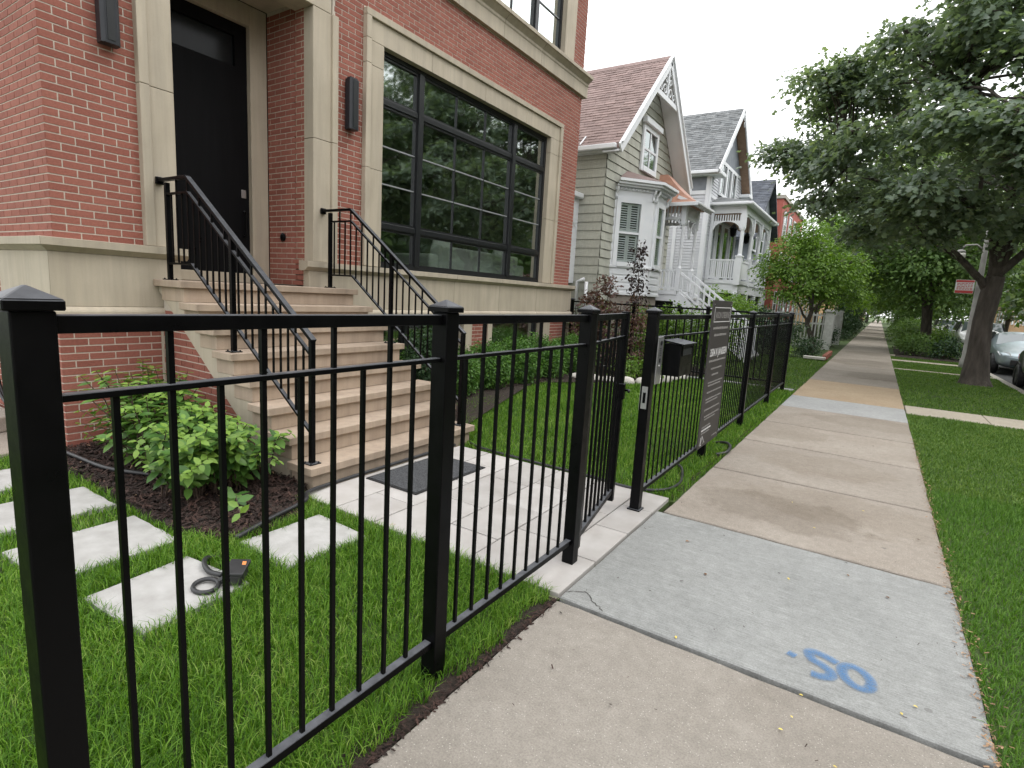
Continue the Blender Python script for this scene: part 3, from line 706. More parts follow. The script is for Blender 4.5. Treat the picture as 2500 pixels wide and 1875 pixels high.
def window(name, y0, y1, z0, z1, cols, trans, rows, mats=('black_window', 'window_glass'), thin=.018, parent=None):
    """cols: y of the heavy mullions; trans: z of heavy transoms; thin bars between"""
    w = frame_rect(MB(), y0, y1, z0, z1, .055, GX - .05, GX + .05).build('window', mats[0], parent or house)
    ys = [y0] + cols + [y1]; zs = [z0] + trans + [z1]
    for y in cols: MB().box(GX - .045, GX + .065, y - .05, y + .05, z0 + .055, z1 - .055).build('mullion', mats[0], w)
    for i in range(len(ys) - 1):
        a_ = ys[i] + (.055 if i == 0 else .05); b_ = ys[i + 1] - (.055 if i == len(ys) - 2 else .05)
        for z in trans: MB().box(GX - .04, GX + .05, a_, b_, z - .04, z + .04).build('transom_bar', mats[0], w, bevel=.006)
        for j in range(len(zs) - 1):
            c_ = zs[j] + (.055 if j == 0 else .04); d_ = zs[j + 1] - (.055 if j == len(zs) - 2 else .04)
            fr = frame_rect(MB(), a_, b_, c_, d_, .03, GX - .03, GX + .03).build('sash', mats[0], w)
            nv, nh = rows(i, j)
            a2, b2, c2, d2 = a_ + .03, b_ - .03, c_ + .03, d_ - .03
            yy = np.linspace(a2, b2, nv + 1); zz = np.linspace(c2, d2, nh + 1)
            for y in yy[1:-1]: MB().box(GX - .012, GX + .022, y - thin / 2, y + thin / 2, c2, d2).build('glazing_bar', mats[0], w)
            for z in zz[1:-1]:
                for p in range(nv):
                    MB().box(GX - .012, GX + .022, yy[p] + (thin / 2 if p else 0), yy[p + 1] - (thin / 2 if p < nv - 1 else 0), z - thin / 2, z + thin / 2).build('glazing_bar', 'bar_sky_glint' if mats[0] == 'black_window' else mats[0], w)
            for p in range(nv):
                for q in range(nh):
                    r_ = rnd.uniform(-.0012, .0012); r2 = rnd.uniform(-.0012, .0012)
                    y_a, y_b, z_a, z_b = yy[p], yy[p + 1], zz[q], zz[q + 1]
                    MB().add([(GX + r_, y_a, z_a), (GX - r_, y_b, z_a), (GX - r_ + r2, y_b, z_b), (GX + r_ + r2, y_a, z_b)], [(0, 1, 2, 3)]).build('pane', mats[1], w)
    return w
window('window', 5.63, 10.15, 1.885, 4.757, [6.47, 8.99], [2.47, 4.12], lambda i, j: ((3 if i == 1 else 1), (1, 3, 1)[j]))
GXs = GX
# room behind it: floor, walls, a pale sofa whose back faces the glass
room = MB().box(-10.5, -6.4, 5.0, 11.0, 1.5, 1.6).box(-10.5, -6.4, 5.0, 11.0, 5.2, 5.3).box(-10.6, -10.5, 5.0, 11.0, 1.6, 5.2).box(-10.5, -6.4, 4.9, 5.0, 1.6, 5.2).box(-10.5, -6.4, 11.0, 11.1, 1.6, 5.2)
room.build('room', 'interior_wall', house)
sofa = thing('sofa', 'pale sofa seen through the lower panes of the big window', 'sofa', (-6.9, 8.5, 1.6))
MB().box(-6.55, -6.32, 7.30, 9.75, 1.78, 2.36).build('backrest', 'sofa_cloth', sofa, bevel=.04, seg=3)
MB().box(-7.25, -6.56, 7.30, 9.75, 1.72, 2.05).build('seat', 'sofa_cloth', sofa, bevel=.04, seg=3)
for y in (7.06, 9.76): MB().box(-7.25, -6.32, y, y + .23, 1.72, 2.20).build('arm', 'sofa_cloth', sofa, bevel=.04, seg=3)
for y in (7.15, 9.85):
    for x in (-7.2, -6.4): MB().cbox(x, y, 1.66, .06, .06, .12).build('leg', 'porch_wood', sofa)
def pillow(y, label):
    n_ = 12; V = []; F = []
    for sgn in (1, -1):
        base_ = len(V)
        for i in range(n_ + 1):
            for j in range(n_ + 1):
                u, v = i / n_ * 2 - 1, j / n_ * 2 - 1
                k = (1 - u * u) * (1 - v * v); pin = 1 - .10 * (1 - abs(u)) * 0 - .12 * (1 - u * u) * abs(v) - .12 * (1 - v * v) * abs(u)
                V.append((sgn * .10 * k ** .5, u * .26 * pin, v * .26 * pin))
        for i in range(n_):
            for j in range(n_):
                q = (base_ + i * (n_ + 1) + j, base_ + (i + 1) * (n_ + 1) + j, base_ + (i + 1) * (n_ + 1) + j + 1, base_ + i * (n_ + 1) + j + 1)
                F.append(q if sgn > 0 else q[::-1])
    o = MB().add(V, F).build('cushion', 'pillow_cloth', None, True); o.rotation_euler = (.0, .25, .06)
    o.location = (-6.66, y, 2.06); tag(o, label, 'cushion', 'cushions on the sofa')
pillow(7.62, 'white cushion on the left half of the sofa behind the window'); pillow(9.42, 'white cushion on the right half of the sofa behind the window')
# basement windows: stone jambs, black frames
for y0, y1 in ((7.60, 7.838), (8.318, 8.453), (10.232, 10.62), (4.78, 5.0)):
    MB().box(HX - .2, HX + .03, y0, y1, 0, 1.21).build('jamb', 'limestone', house, bevel=.005)
for y0, y1, cc in ((5.0, 7.60, [6.3]), (8.455, 10.23, [])):
    GX = HX - .13; window('window', y0, y1, .12, 1.21, cc, [], lambda i, j: (1, 1))
    MB().box(HX - .2, HX + .03, y0 + .001, y1 - .001, 0, .119).build('sill', 'limestone', house, bevel=.005)
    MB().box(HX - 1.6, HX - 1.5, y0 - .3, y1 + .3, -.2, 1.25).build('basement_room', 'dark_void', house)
GX = GXs
# second storey: cornice band, window with stone surround
cor = [(-.05, 5.885), (.07, 5.885), (.07, 6.10), (.085, 6.12), (.085, 6.16), (.17, 6.235), (.19, 6.24), (.19, 6.30), (.175, 6.31), (.02, 6.36), (-.05, 6.36)]
blocks('cornice', [1.75, 3.2, 4.6, 5.9, 7.1, 8.308, 9.55, 11.52], xz(HX, cor), 1)
blocks('cornice', [-9.5, -8.0, -6.052], [(1.90 - d, z) for d, z in cor], 0)
for y0, y1 in ((5.20, 5.60), (10.45, 10.865)):
    for z0, z1 in ((6.362, 7.6), (7.6, 9.2)): MB().box(HX - .2, HX + .04, y0, y1, z0 + .002, z1 - .002).build('window_surround', 'limestone', house, bevel=.005)
MB().box(HX - .2, HX + .06, 5.20, 10.865, 9.2, 9.5).build('window_surround', 'limestone', house, bevel=.005)
window('window', 5.60, 10.45, 6.37, 9.19, [6.55, 9.5], [8.3], lambda i, j: ((4 if i == 1 else 1), (3, 1)[j]), mats=('black_window', 'upper_glass'))
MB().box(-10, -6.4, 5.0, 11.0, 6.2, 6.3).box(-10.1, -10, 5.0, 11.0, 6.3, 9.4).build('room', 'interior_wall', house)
# wall lamps either side of the door
def sconce(y, z0, z1, label):
    t = thing('wall_lamp', label, 'wall lamp', (HX, y, z0), 'tall black wall lamps by the front door')
    MB().box(HX, HX + .02, y - .05, y + .05, z0 + .1, z1 - .1).build('back_plate', 'sconce_black', t, bevel=.004)
    mb = MB(); pr = [(HX + .021, y - .075), (HX + .021, y + .075), (HX + .105, y + .075), (HX + .125, y + .05), (HX + .125, y - .05), (HX + .105, y - .075)]
    mb.prism(pr, 2, z0, z1).build('housing', 'sconce_black', t, bevel=.004)
    MB().box(HX + .035, HX + .1, y - .055, y + .055, z1 + .001, z1 + .02).build('cap', 'sconce_black', t)
    MB().box(HX + .1255, HX + .129, y - .028, y + .028, z0 + .03, z1 - .03).build('lens', 'black_window', t)
sconce(5.075, 3.56, 4.16, 'black box wall lamp on the brick between the entrance and the big window')
sconce(2.385, 3.56, 4.16, 'black box wall lamp left of the front door, cut by the top edge')

# ================================================================== stone stoop
stoop = thing('front_steps', 'tan stone front steps leading up from the paved entry to the black door', 'steps', (-4.6, 3.7, 0))
YL, YR = 2.65, 4.76
def nx_(k): return -3.53 - .27 * (k - 1)
def tz(k): return .178 + .1977 * (k - 1)
for k in range(1, 9):
    back = nx_(k) - .31 if k < 8 else HX + .068
    MB().box(back, nx_(k), YL, YR, tz(k) - .065, tz(k)).build('tread', 'step_stone', stoop, bevel=.006)
    rb = nx_(k) - .34 if k < 8 else -5.9
    z_lo = -.05 if k == 1 else tz(k - 1) + .001
    MB().box(rb + .03, nx_(k) - .035, YL + .045, YR - .045, z_lo, tz(k) - .066).build('riser', 'step_stone', stoop, bevel=.003, seg=1)
MB().box(DX + .052, HX + .0455, 2.926, 4.506, 1.45, 1.559).build('landing_slab', 'step_stone', stoop)
MB().box(HX + .047, HX + .0665, 2.985, 4.36, 1.45, 1.558).build('landing_slab', 'step_stone', stoop)
for y0, y1 in ((2.70, 2.747), (4.663, 4.71)):
    zz = lambda x: -(x + 4.09) * .788
    poly = [(-5.93, 1.45), (-5.93, zz(-5.93)), (-4.09, 0.0), (-3.87, 0.0)]
    for k in range(2, 9): 
        if nx_(k) - .037 > -5.93: poly += [(nx_(k - 1) - .30, tz(k - 1) - .07), (nx_(k) - .04, tz(k - 1) - .07)] if False else []
    poly += [(-3.87, tz(1) - .07)] + [p for k in range(2, 9) for p in ((nx_(k) - .07, tz(k - 1) - .07), (nx_(k) - .07, tz(k) - .07))]
    poly += [(-5.93, tz(8) - .07)]
    MB().prism(poly[1:], 1, y0, y1).build('stringer', 'limestone', stoop)
core = [(-5.93, 0), (-3.95, 0)] + [p for k in range(1, 8) for p in ((nx_(k) - .09, tz(k) - .1), (nx_(k + 1) - .09, tz(k) - .1))] + [(nx_(8) - .09, 1.45), (-5.93, 1.45)]
MB().prism(core, 1, 2.7405, 4.66).build('stair_core', 'mortar', stoop)
MB().box(-5.99, -5.945, 2.728, 2.742, 0, 1.21).build('caulk_joint', 'limestone', stoop)

# ---- handrails
def railing(Y, label):
    t = thing('stair_railing', label, 'stair railing', (-4.7, Y, .178), 'black metal stair railings')
    line = lambda x: 1.184 - (x + 3.65) * .741
    xb = -5.42; xp = -5.80
    for x, zb in ((-3.65, tz(1)), (-4.73, tz(5)), (-5.80, tz(8))):
        ztop = line(x) - .01 if x > xb else 2.47
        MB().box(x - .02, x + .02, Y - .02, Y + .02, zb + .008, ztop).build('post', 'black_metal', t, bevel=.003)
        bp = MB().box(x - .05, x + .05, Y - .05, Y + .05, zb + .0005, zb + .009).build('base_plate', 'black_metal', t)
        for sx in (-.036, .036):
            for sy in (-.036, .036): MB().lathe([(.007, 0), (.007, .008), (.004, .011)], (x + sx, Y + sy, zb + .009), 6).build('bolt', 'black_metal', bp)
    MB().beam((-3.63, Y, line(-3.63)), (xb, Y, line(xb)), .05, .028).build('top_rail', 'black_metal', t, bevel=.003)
    MB().beam((xb, Y, line(xb) + .004), (-5.93, Y, line(xb) + .004), .05, .028).build('top_rail', 'black_metal', t, bevel=.003)
    MB().cbox(-5.935, Y, line(xb), .03, .07, .07).build('wall_flange', 'black_metal', t, bevel=.006)
    m0, b0 = -.13, -.735
    MB().beam((-3.67, Y, line(-3.67) + m0), (xb, Y, line(xb) + m0), .032, .018).build('mid_rail', 'black_metal', t)
    MB().beam((xb, Y, line(xb) + m0), (-5.78, Y, line(xb) + m0), .032, .018).build('mid_rail', 'black_metal', t)
    MB().beam((-3.67, Y, line(-3.67) + b0 - .02), (xb + .03, Y, line(xb) + b0 - .04), .032, .018).build('bottom_rail', 'black_metal', t)
    MB().beam((xb + .03, Y, line(xb) + b0 - .04), (-5.78, Y, line(xb) + b0 - .04), .032, .018).build('bottom_rail', 'black_metal', t)
    i = 0; x = -3.755
    while x > -5.75:
        if abs(x + 4.73) > .045:
            lz = line(max(x, xb)) if x > xb else line(xb)
            top = lz - .012 if i % 2 else lz + m0 + .006
            MB().box(x - .007, x + .007, Y - .007, Y + .007, lz + b0 - .03, top).build('baluster', 'black_metal', t)
        x -= .0985; i += 1
railing(2.75, 'black metal handrail on the left side of the stone steps'); railing(4.64, 'black metal handrail on the right side of the stone steps, toward the big window')

# door mat
mt = thing('door_mat', 'dark grey mottled mat lying on the pavers before the steps', 'door mat', (-3.13, 3.55, .014))
MB().box(-3.40, -2.87, 3.13, 4.02, .0145, .026).build('mat_pile', 'mat_grey', mt)
frame_ = MB().box(-3.42, -3.401, 3.11, 4.04, .0142, .022).box(-2.869, -2.85, 3.11, 4.04, .0142, .022).box(-3.401, -2.869, 3.11, 3.129, .0142, .022).box(-3.401, -2.869, 4.021, 4.04, .0142, .022)
frame_.build('mat_border', 'rubber', mt)
# ================================================================== black steel fences
FX = -1.39
PW = .074
def fence_post(t, x, y, z0=-.06, top=1.535, w=PW):
    h = w / 2
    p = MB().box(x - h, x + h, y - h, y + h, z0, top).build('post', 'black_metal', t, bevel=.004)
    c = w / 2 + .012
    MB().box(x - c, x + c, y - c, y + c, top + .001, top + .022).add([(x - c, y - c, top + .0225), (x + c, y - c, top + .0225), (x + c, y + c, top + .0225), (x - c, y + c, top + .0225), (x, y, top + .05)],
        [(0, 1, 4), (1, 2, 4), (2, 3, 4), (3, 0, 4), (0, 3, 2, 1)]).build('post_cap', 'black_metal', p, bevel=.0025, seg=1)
    return p
def panel(t, p, q, pitch=.119, z_top=1.526, z_mid=1.362, z_bot=.16, r=.0068, u0=None, parity=1, first=None):
    """rails and pickets between two points on plan"""
    p, q = np.array(p, float), np.array(q, float); L = np.linalg.norm(q - p); d = (q - p) / L
    P = lambda s_, z: (p[0] + d[0] * s_, p[1] + d[1] * s_, z)
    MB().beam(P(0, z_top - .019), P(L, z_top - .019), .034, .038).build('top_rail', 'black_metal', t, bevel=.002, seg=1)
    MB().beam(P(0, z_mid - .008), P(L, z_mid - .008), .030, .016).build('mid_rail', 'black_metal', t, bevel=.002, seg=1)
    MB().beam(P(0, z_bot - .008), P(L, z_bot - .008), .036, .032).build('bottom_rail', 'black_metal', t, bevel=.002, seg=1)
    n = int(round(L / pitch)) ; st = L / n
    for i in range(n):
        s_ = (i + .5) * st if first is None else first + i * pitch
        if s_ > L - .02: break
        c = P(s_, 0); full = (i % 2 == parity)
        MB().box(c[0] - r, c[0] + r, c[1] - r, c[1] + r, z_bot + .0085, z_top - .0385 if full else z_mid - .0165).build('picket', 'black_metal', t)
f1 = thing('front_fence', 'black metal picket fence in the foreground, left of the open gate', 'fence', (FX, 1.65, 0), 'black metal fences of the brick house')
for y in (.39, 1.656, 2.92): fence_post(f1, FX, y)
panel(f1, (FX, .39 + PW / 2), (FX, 1.656 - PW / 2), first=.105); panel(f1, (FX, 1.656 + PW / 2), (FX, 2.92 - PW / 2), first=.10)
# base plates on the pavers
f2 = thing('front_fence', 'black metal picket fence right of the gate, running behind the tall grey sign', 'fence', (FX, 8.2, 0), 'black metal fences of the brick house')
PY_ = [4.03, 6.02, 8.08, 10.36, 12.36]
fxx = lambda y: FX - .06 * (y - 4.03) / 8.33
for y in PY_: fence_post(f2, fxx(y), y)
for a_, b_ in zip(PY_[:-1], PY_[1:]): panel(f2, (fxx(a_), a_ + PW / 2), (fxx(b_), b_ - PW / 2), parity=0, r=.0056)
MB().cbox(FX, 4.03, .019, .10, .10, .01).build('base_plate', 'black_metal', f2)
MB().box(FX - .045, FX - .0375, 4.03 - .02, 4.03 + .02, .80, 1.0).build('strike_plate', 'silver', f2)
MB().box(FX - .022, FX + .022, 4.03 - .0425, 4.03 - .0375, .82, .99).build('strike_plate', 'silver', f2)
MB().box(FX - .010, FX + .010, 4.03 - .0465, 4.03 - .043, .865, .945).build('latch_slot', 'black_metal', f2)
f3 = thing('side_fence', 'black metal side fence running back from the street fence to the house corner', 'fence', (-4, 12.36, 0), 'black metal fences of the brick house')
XS = [FX - .06 - PW / 2, -3.08, -4.75, -6.35]
for x in XS[1:]: fence_post(f3, x, 12.36, top=1.56)
for a_, b_ in zip(XS[:-1], XS[1:]): panel(f3, (a_ - (PW / 2 if a_ != XS[0] else 0), 12.36), (b_ + PW / 2, 12.36), z_top=1.54, parity=0, r=.0056)
# gate, swung a little inward
ga = math.radians(10.5)
gate = thing('gate', 'black metal gate standing ajar over the pale pavers', 'gate', (FX, 2.975, .0), None, ga)
ORG[gate.name] = np.zeros(3)
gl = 1.0
for y, w in ((.03, .045), (gl - .03, .055)):
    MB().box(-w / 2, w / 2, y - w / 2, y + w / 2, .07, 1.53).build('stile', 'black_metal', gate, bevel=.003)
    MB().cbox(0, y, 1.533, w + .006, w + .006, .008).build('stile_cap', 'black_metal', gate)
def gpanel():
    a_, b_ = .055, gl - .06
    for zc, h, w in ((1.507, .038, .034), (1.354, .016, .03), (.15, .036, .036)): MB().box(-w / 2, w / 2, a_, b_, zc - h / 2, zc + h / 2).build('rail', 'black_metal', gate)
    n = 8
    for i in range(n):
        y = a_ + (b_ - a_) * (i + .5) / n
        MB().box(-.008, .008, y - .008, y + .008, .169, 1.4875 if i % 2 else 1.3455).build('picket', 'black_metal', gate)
gpanel()
lk = MB().box(-.04, .04, gl - .062, gl + .0, .88, 1.0).build('lock_box', 'black_metal', gate, bevel=.004)
MB().tube([(.041, gl - .03, .95), (.075, gl - .03, .95), (.08, gl - .09, .95)], .009, 8).build('lever', 'black_metal', lk, True)
MB().box(-.012, .012, gl + .0005, gl + .003, .895, .985).build('latch_plate', 'silver', lk)
for z in (.35, 1.2):
    MB().tube([(.0, -.008, z - .05), (.0, -.008, z + .05)], .013, 10).build('hinge', 'black_metal', gate, True)

# ================================================================== mailbox, intercom and the tall sign on the fence
mb_ = thing('mailbox', 'black metal mailbox hung on the fence next to the silver intercom', 'mailbox', (-1.37, 4.43, 1.05))
MB().box(-1.372, -1.235, 4.275, 4.60, 1.055, 1.305).build('body', 'black_metal', mb_, bevel=.004)
MB().add([(-1.375, 4.255, 1.335), (-1.375, 4.62, 1.335), (-1.21, 4.62, 1.312), (-1.21, 4.255, 1.312), (-1.375, 4.255, 1.322), (-1.375, 4.62, 1.322), (-1.21, 4.62, 1.304), (-1.21, 4.255, 1.304)],
         [(0, 3, 2, 1), (4, 5, 6, 7), (0, 1, 5, 4), (1, 2, 6, 5), (2, 3, 7, 6), (3, 0, 4, 7)]).build('lid', 'black_metal', mb_, bevel=.002)
fl = frame_rect(MB(), 4.31, 4.57, 1.215, 1.295, .008, -1.2345, -1.228).build('slot_frame', 'black_metal', mb_)
MB().box(-1.2348, -1.231, 4.32, 4.56, 1.224, 1.27).build('slot_flap', 'sconce_black', mb_)
ic = thing('intercom', 'narrow silver intercom plate on the fence between the gate post and the mailbox', 'intercom', (-1.36, 4.14, 1.0))
MB().box(-1.37, -1.352, 4.085, 4.205, 1.0, 1.362).build('face_plate', 'silver', ic, bevel=.003)
MB().tube([(-1.3525, 4.15, 1.315), (-1.349, 4.15, 1.315)], .019, 18).build('camera_lens', 'black_window', ic)
for i in range(5): MB().box(-1.353, -1.3505, 4.125, 4.168, 1.272 - i * .014, 1.277 - i * .014).build('speaker_slot', 'black_window', ic)
MB().box(-1.353, -1.349, 4.133, 4.160, 1.165, 1.197).build('call_button', 'black_window', ic, bevel=.002)
MB().box(-1.353, -1.3505, 4.13, 4.155, 1.137, 1.148).build('name_plate', 'sign_print', ic)

SGX = -1.345
sg = thing('fence_sign', 'tall dark grey sign board with pale lettering wired to the fence', 'sign', (SGX, 6.0, .18))
S0, S1, SZ0, SZ1 = 5.58, 6.40, .17, 1.672
MB().box(SGX - .012, SGX, S0, S1, SZ0, SZ1).build('board', 'sign_board', sg, bevel=.002, seg=1)
def text(body, y, z, size, width, mat='sign_print', align='LEFT', parent=sg, bold=.0):
    cu = bpy.data.curves.new('txt', 'FONT'); cu.body = body; cu.size = size; cu.align_x = align; cu.offset = bold; cu.extrude = .0
    to = bpy.data.objects.new('txt', cu); COL.objects.link(to)
    bpy.context.view_layer.update()
    me = bpy.data.meshes.new_from_object(to.evaluated_get(bpy.context.evaluated_depsgraph_get()))
    bpy.data.objects.remove(to)
    V = np.zeros(len(me.vertices) * 3); me.vertices.foreach_get('co', V); V = V.reshape(-1, 3)
    wdt = V[:, 0].max() - V[:, 0].min()
    k = width / wdt if width else 1
    x0 = V[:, 0].min() if align == 'LEFT' else (V[:, 0].max() + V[:, 0].min()) / 2
    Wv = np.column_stack([np.full(len(V), SGX + .0015), y + (V[:, 0] - x0) * k, z + V[:, 1]]) - org(parent)
    me.vertices.foreach_set('co', Wv.ravel()); me.materials.clear(); me.materials.append(M[mat]); me.update()
    return link('lettering', me, parent)
frame_rect(MB(), 5.655, 6.345, 1.455, 1.605, .008, SGX + .0005, SGX + .002).build('print_frame', 'sign_print', sg)
text('JASON O\'BEIRNE', 5.70, 1.497, .085, .60, 'sign_grey', bold=.002)
def line(y, z, w, h=.016, mat='sign_grey', seed=0):
    """a run of small print too fine to read: word-long dashes"""
    r_ = random.Random(int(y * 991 + z * 733)); mbx = MB(); s_ = y
    while s_ < y + w:
        L = min(r_.uniform(.025, .075), y + w - s_)
        if L > .008: mbx.box(SGX + .0005, SGX + .0018, s_, s_ + L, z, z + h * r_.uniform(.85, 1.0))
        s_ += L + .011
    o = mbx.build('small_print', mat, sg); o['kind'] = 'stuff'
line(5.67, 1.385, .62, .024); line(5.73, 1.315, .52, .024)
text('3504 N JANSSEN', 5.655, 1.115, .105, .70, 'sign_print', bold=.003)
line(5.655, 1.055, .68, .022)
line(5.76, .975, .44, .018); line(5.82, .91, .26, .018)
for z, y, w in ((.835, 5.70, .60), (.805, 5.72, .52), (.735, 5.70, .62), (.665, 5.68, .64), (.635, 5.70, .48), (.555, 5.68, .62), (.485, 5.70, .62), (.455, 5.73, .42)): line(y, z, w, .016)
line(5.66, .375, .35, .016); line(5.66, .343, .38, .018, 'sign_print'); line(5.66, .312, .34, .016)
# mark at the bottom: an open house outline
tri = MB()
for a_, b_ in (((5.66, .20), (5.72, .29)), ((5.72, .29), (5.80, .215)), ((5.66, .20), (5.66, .285)), ((5.66, .20), (5.71, .20))):
    tri.beam((SGX + .001, a_[0], a_[1]), (SGX + .001, b_[0], b_[1]), .009, .0016, up=(1, 0, 0))
tri.build('sign_emblem', 'sign_print', sg)
line(5.74, .205, .10, .012); line(6.12, .22, .2, .014)
for y, z in ((5.63, 1.63), (6.35, 1.63), (5.63, .21), (6.35, .21)): MB().tube([(SGX + .0, y, z), (SGX + .003, y, z)], .007, 8).build('screw', 'silver', sg)
# ================================================================== neighbour A: sage shingled cottage
A = thing('cottage', 'sage green shingled cottage with steep reddish roof and white bay window', 'house', (-9, 16.5, 0))
AX, A0, A1 = -6.4, 13.78, 19.22
AE = 5.66; AP = 16.5; AZ = AE + (AP - A0) * 1.0
def gable_top(y): return AE + (AP - A0) - abs(y - AP)
MB().prism([(A0 + .02, .9), (A1 - .02, .9), (A1 - .02, AE), (AP, AZ - .05), (A0 + .02, AE)], 0, -17, AX - .03).build('wall', 'sage_shake', A)
MB().box(-16.9, AX - .06, A0 + .06, A1 - .06, -.1, .93).build('foundation', 'foundation', A)
# shake courses, each a board with its own butt edge
CH = .225
z = .92; k = 0
while z < AZ - .3:
    zt = z + CH - .006
    # side wall course
    if z < AE - .1:
        z2 = min(zt, AE - .02)
        MB().add([(-17, A0 + .018, z), (AX - .0, A0 - .022, z), (AX, A0 + .0, z2), (-17, A0 + .018, z2), (-17, A0 - .022, z), (-17, A0, z2)], [(1, 2, 5, 4), (4, 0, 1)]).build('shake_course', 'sage_shake', A)
    l0 = A0 + max(0, z - AE); r0 = A1 - max(0, z - AE); l1 = A0 + max(0, zt - AE); r1 = A1 - max(0, zt - AE)
    if r0 - l0 > .3:
        xb, xt = AX + .022, AX
        mbx = MB(); r_ = random.Random(k)
        # individual shakes across the course
        y = l0
        while y < r0 - .02:
            w = r_.uniform(.16, .34); y2 = min(y + w, r0)
            top = lambda yy: min(zt, gable_top(yy) if zt > AE else zt)
            j = r_.uniform(-.004, .004)
            mbx.add([(xb + j, y + .004, z), (xb + j, y2 - .004, z), (xt + j, y2 - .004, max(z + .01, top(y2))), (xt + j, y + .004, max(z + .01, top(y))), (AX - .03, y + .004, z), (AX - .03, y2 - .004, z)],
                    [(0, 1, 2, 3), (4, 5, 1, 0)]); y = y2
        mbx.build('shake_course', 'sage_shake', A)
    z += CH; k += 1
# ---- roof: shingled left slope (seen), plain right slope, white verge boards
OX = AX + .50                 # rake overhang toward the street
SL = math.sqrt(.5)
def roof_slab(y_e, y_p, ze, zp, x0, x1, th, name, mat, parent):
    MB().prism([(y_e, ze), (y_p, zp), (y_p, zp - th), (y_e, ze - th)] if y_e < y_p else [(y_p, zp), (y_e, ze), (y_e, ze - th), (y_p, zp - th)], 0, x0, x1).build(name, mat, parent)
EV = .34
yeL, zeL = A0 - EV, AE - EV + .14; zpk = AZ + .14
rl = MB().prism([(yeL, zeL), (AP, zpk), (A1 + EV, zeL), (A1 + EV, zeL - .12), (AP, zpk - .16), (yeL, zeL - .12)], 0, -17.2, OX - .03).build('roof', 'asphalt_shingle', A)
def shingles(roof, y_e, z_e, y_p, z_p, x0, x1, expo, w, mat, n_ind, seed, th=.012):
    r_ = np.random.default_rng(seed)
    d = np.array([y_p - y_e, z_p - z_e]); L = np.linalg.norm(d); d /= L; nrm = np.array([-d[1], d[0]]) if d[0] > 0 else np.array([d[1], -d[0]])
    rows = int(L / expo); tabs = []
    for i in range(rows):
        s_ = i * expo; x = x1 - r_.uniform(0, w)
        xx = x1; first = True
        while xx > x0:
            ww = w * r_.uniform(.5, 1.4) if not first else w * r_.uniform(.3, 1)
            first = False; a_ = max(xx - ww, x0); tabs.append((i, s_, a_ + .004, xx - .004, th * r_.uniform(.5, 1.5))); xx = a_
    def tab(mbx, t):
        i, s_, a_, b_, h_ = t; e = min(s_ + expo + .03, L)
        p0 = np.array([y_e, z_e]) + d * s_; p1 = np.array([y_e, z_e]) + d * e
        q0 = p0 + nrm * (h_ + .006); q1 = p1 + nrm * .003
        mbx.add([(a_, *q0), (b_, *q0), (b_, *q1), (a_, *q1), (a_, *p0), (b_, *p0)], [(0, 1, 2, 3), (4, 5, 1, 0), (0, 3, 4), (1, 5, 2)])
    def sz(t):
        p = np.array([(t[2] + t[3]) / 2, *(np.array([y_e, z_e]) + d * t[1])]); return (t[3] - t[2]) / np.linalg.norm(p - CAM) ** 2 * (1 if p[0] > -9.0 else .0001)
    tabs.sort(key=sz, reverse=True)
    for t in tabs[:n_ind]:
        mbx = MB(); tab(mbx, t); mbx.build('shingle', mat, roof)
    mbx = MB()
    for t in tabs[n_ind:]: tab(mbx, t)
    o = mbx.build('shingle_field', mat, roof); o['kind'] = 'stuff'
shingles(rl, yeL, zeL, AP, zpk, -13, OX - .03, .135, .30, 'asphalt_shingle', 280, 3)
MB().prism([(AP - .16, zpk - .13), (AP, zpk + .025), (AP + .16, zpk - .13), (AP, zpk + .0)], 0, -17.1, OX - .03).build('ridge_cap', 'asphalt_shingle', rl)
MB().box(-9.7, -9.3, AP - .75, AP - .35, zpk - .42, zpk - .28).build('roof_vent', 'plastic_dark', A)
for x in (-9.0, -8.0, -7.0): MB().beam((x, yeL + .25, zeL + .30), (x, yeL - .05, zeL + .04), .03, .02).build('snow_guard', 'white_paint', rl)
# eave gutter and soffit on the left
MB().box(-17, OX - .1, yeL - .10, yeL + .02, zeL - .13, zeL - .01).build('gutter', 'white_paint', A, bevel=.02)
MB().box(-17, OX - .1, yeL + .03, A0 - .03, zeL - .15, zeL - .125).build('soffit', 'old_white_paint', A)
# verge boards and soffit of the rake
for sgn in (-1, 1):
    ye = AP + sgn * (AP - yeL); d_ = np.array([0, -sgn * SL, SL])
    p, q = np.array([OX, ye, zeL - .02]), np.array([OX, AP, zpk - .02])
    MB().beam(p - (0, 0, .11), q - (0, 0, .11), .05, .24, up=(0, sgn, 1)).build('verge_board', 'white_paint', A, bevel=.006)
    MB().beam(p + (.03, 0, .03), q + (.03, 0, .03), .09, .05, up=(0, sgn, 1)).build('rake_moulding', 'white_paint', A, bevel=.01)
    y0, y1 = (ye, AP) if sgn < 0 else (AP, ye)
    pl = [(ye, zeL - .16), (AP, zpk - .20), (AP, zpk - .235), (ye, zeL - .195)]
    MB().prism(pl if sgn < 0 else pl[::-1], 0, AX + .02, OX - .03).build('soffit', 'white_paint', A)
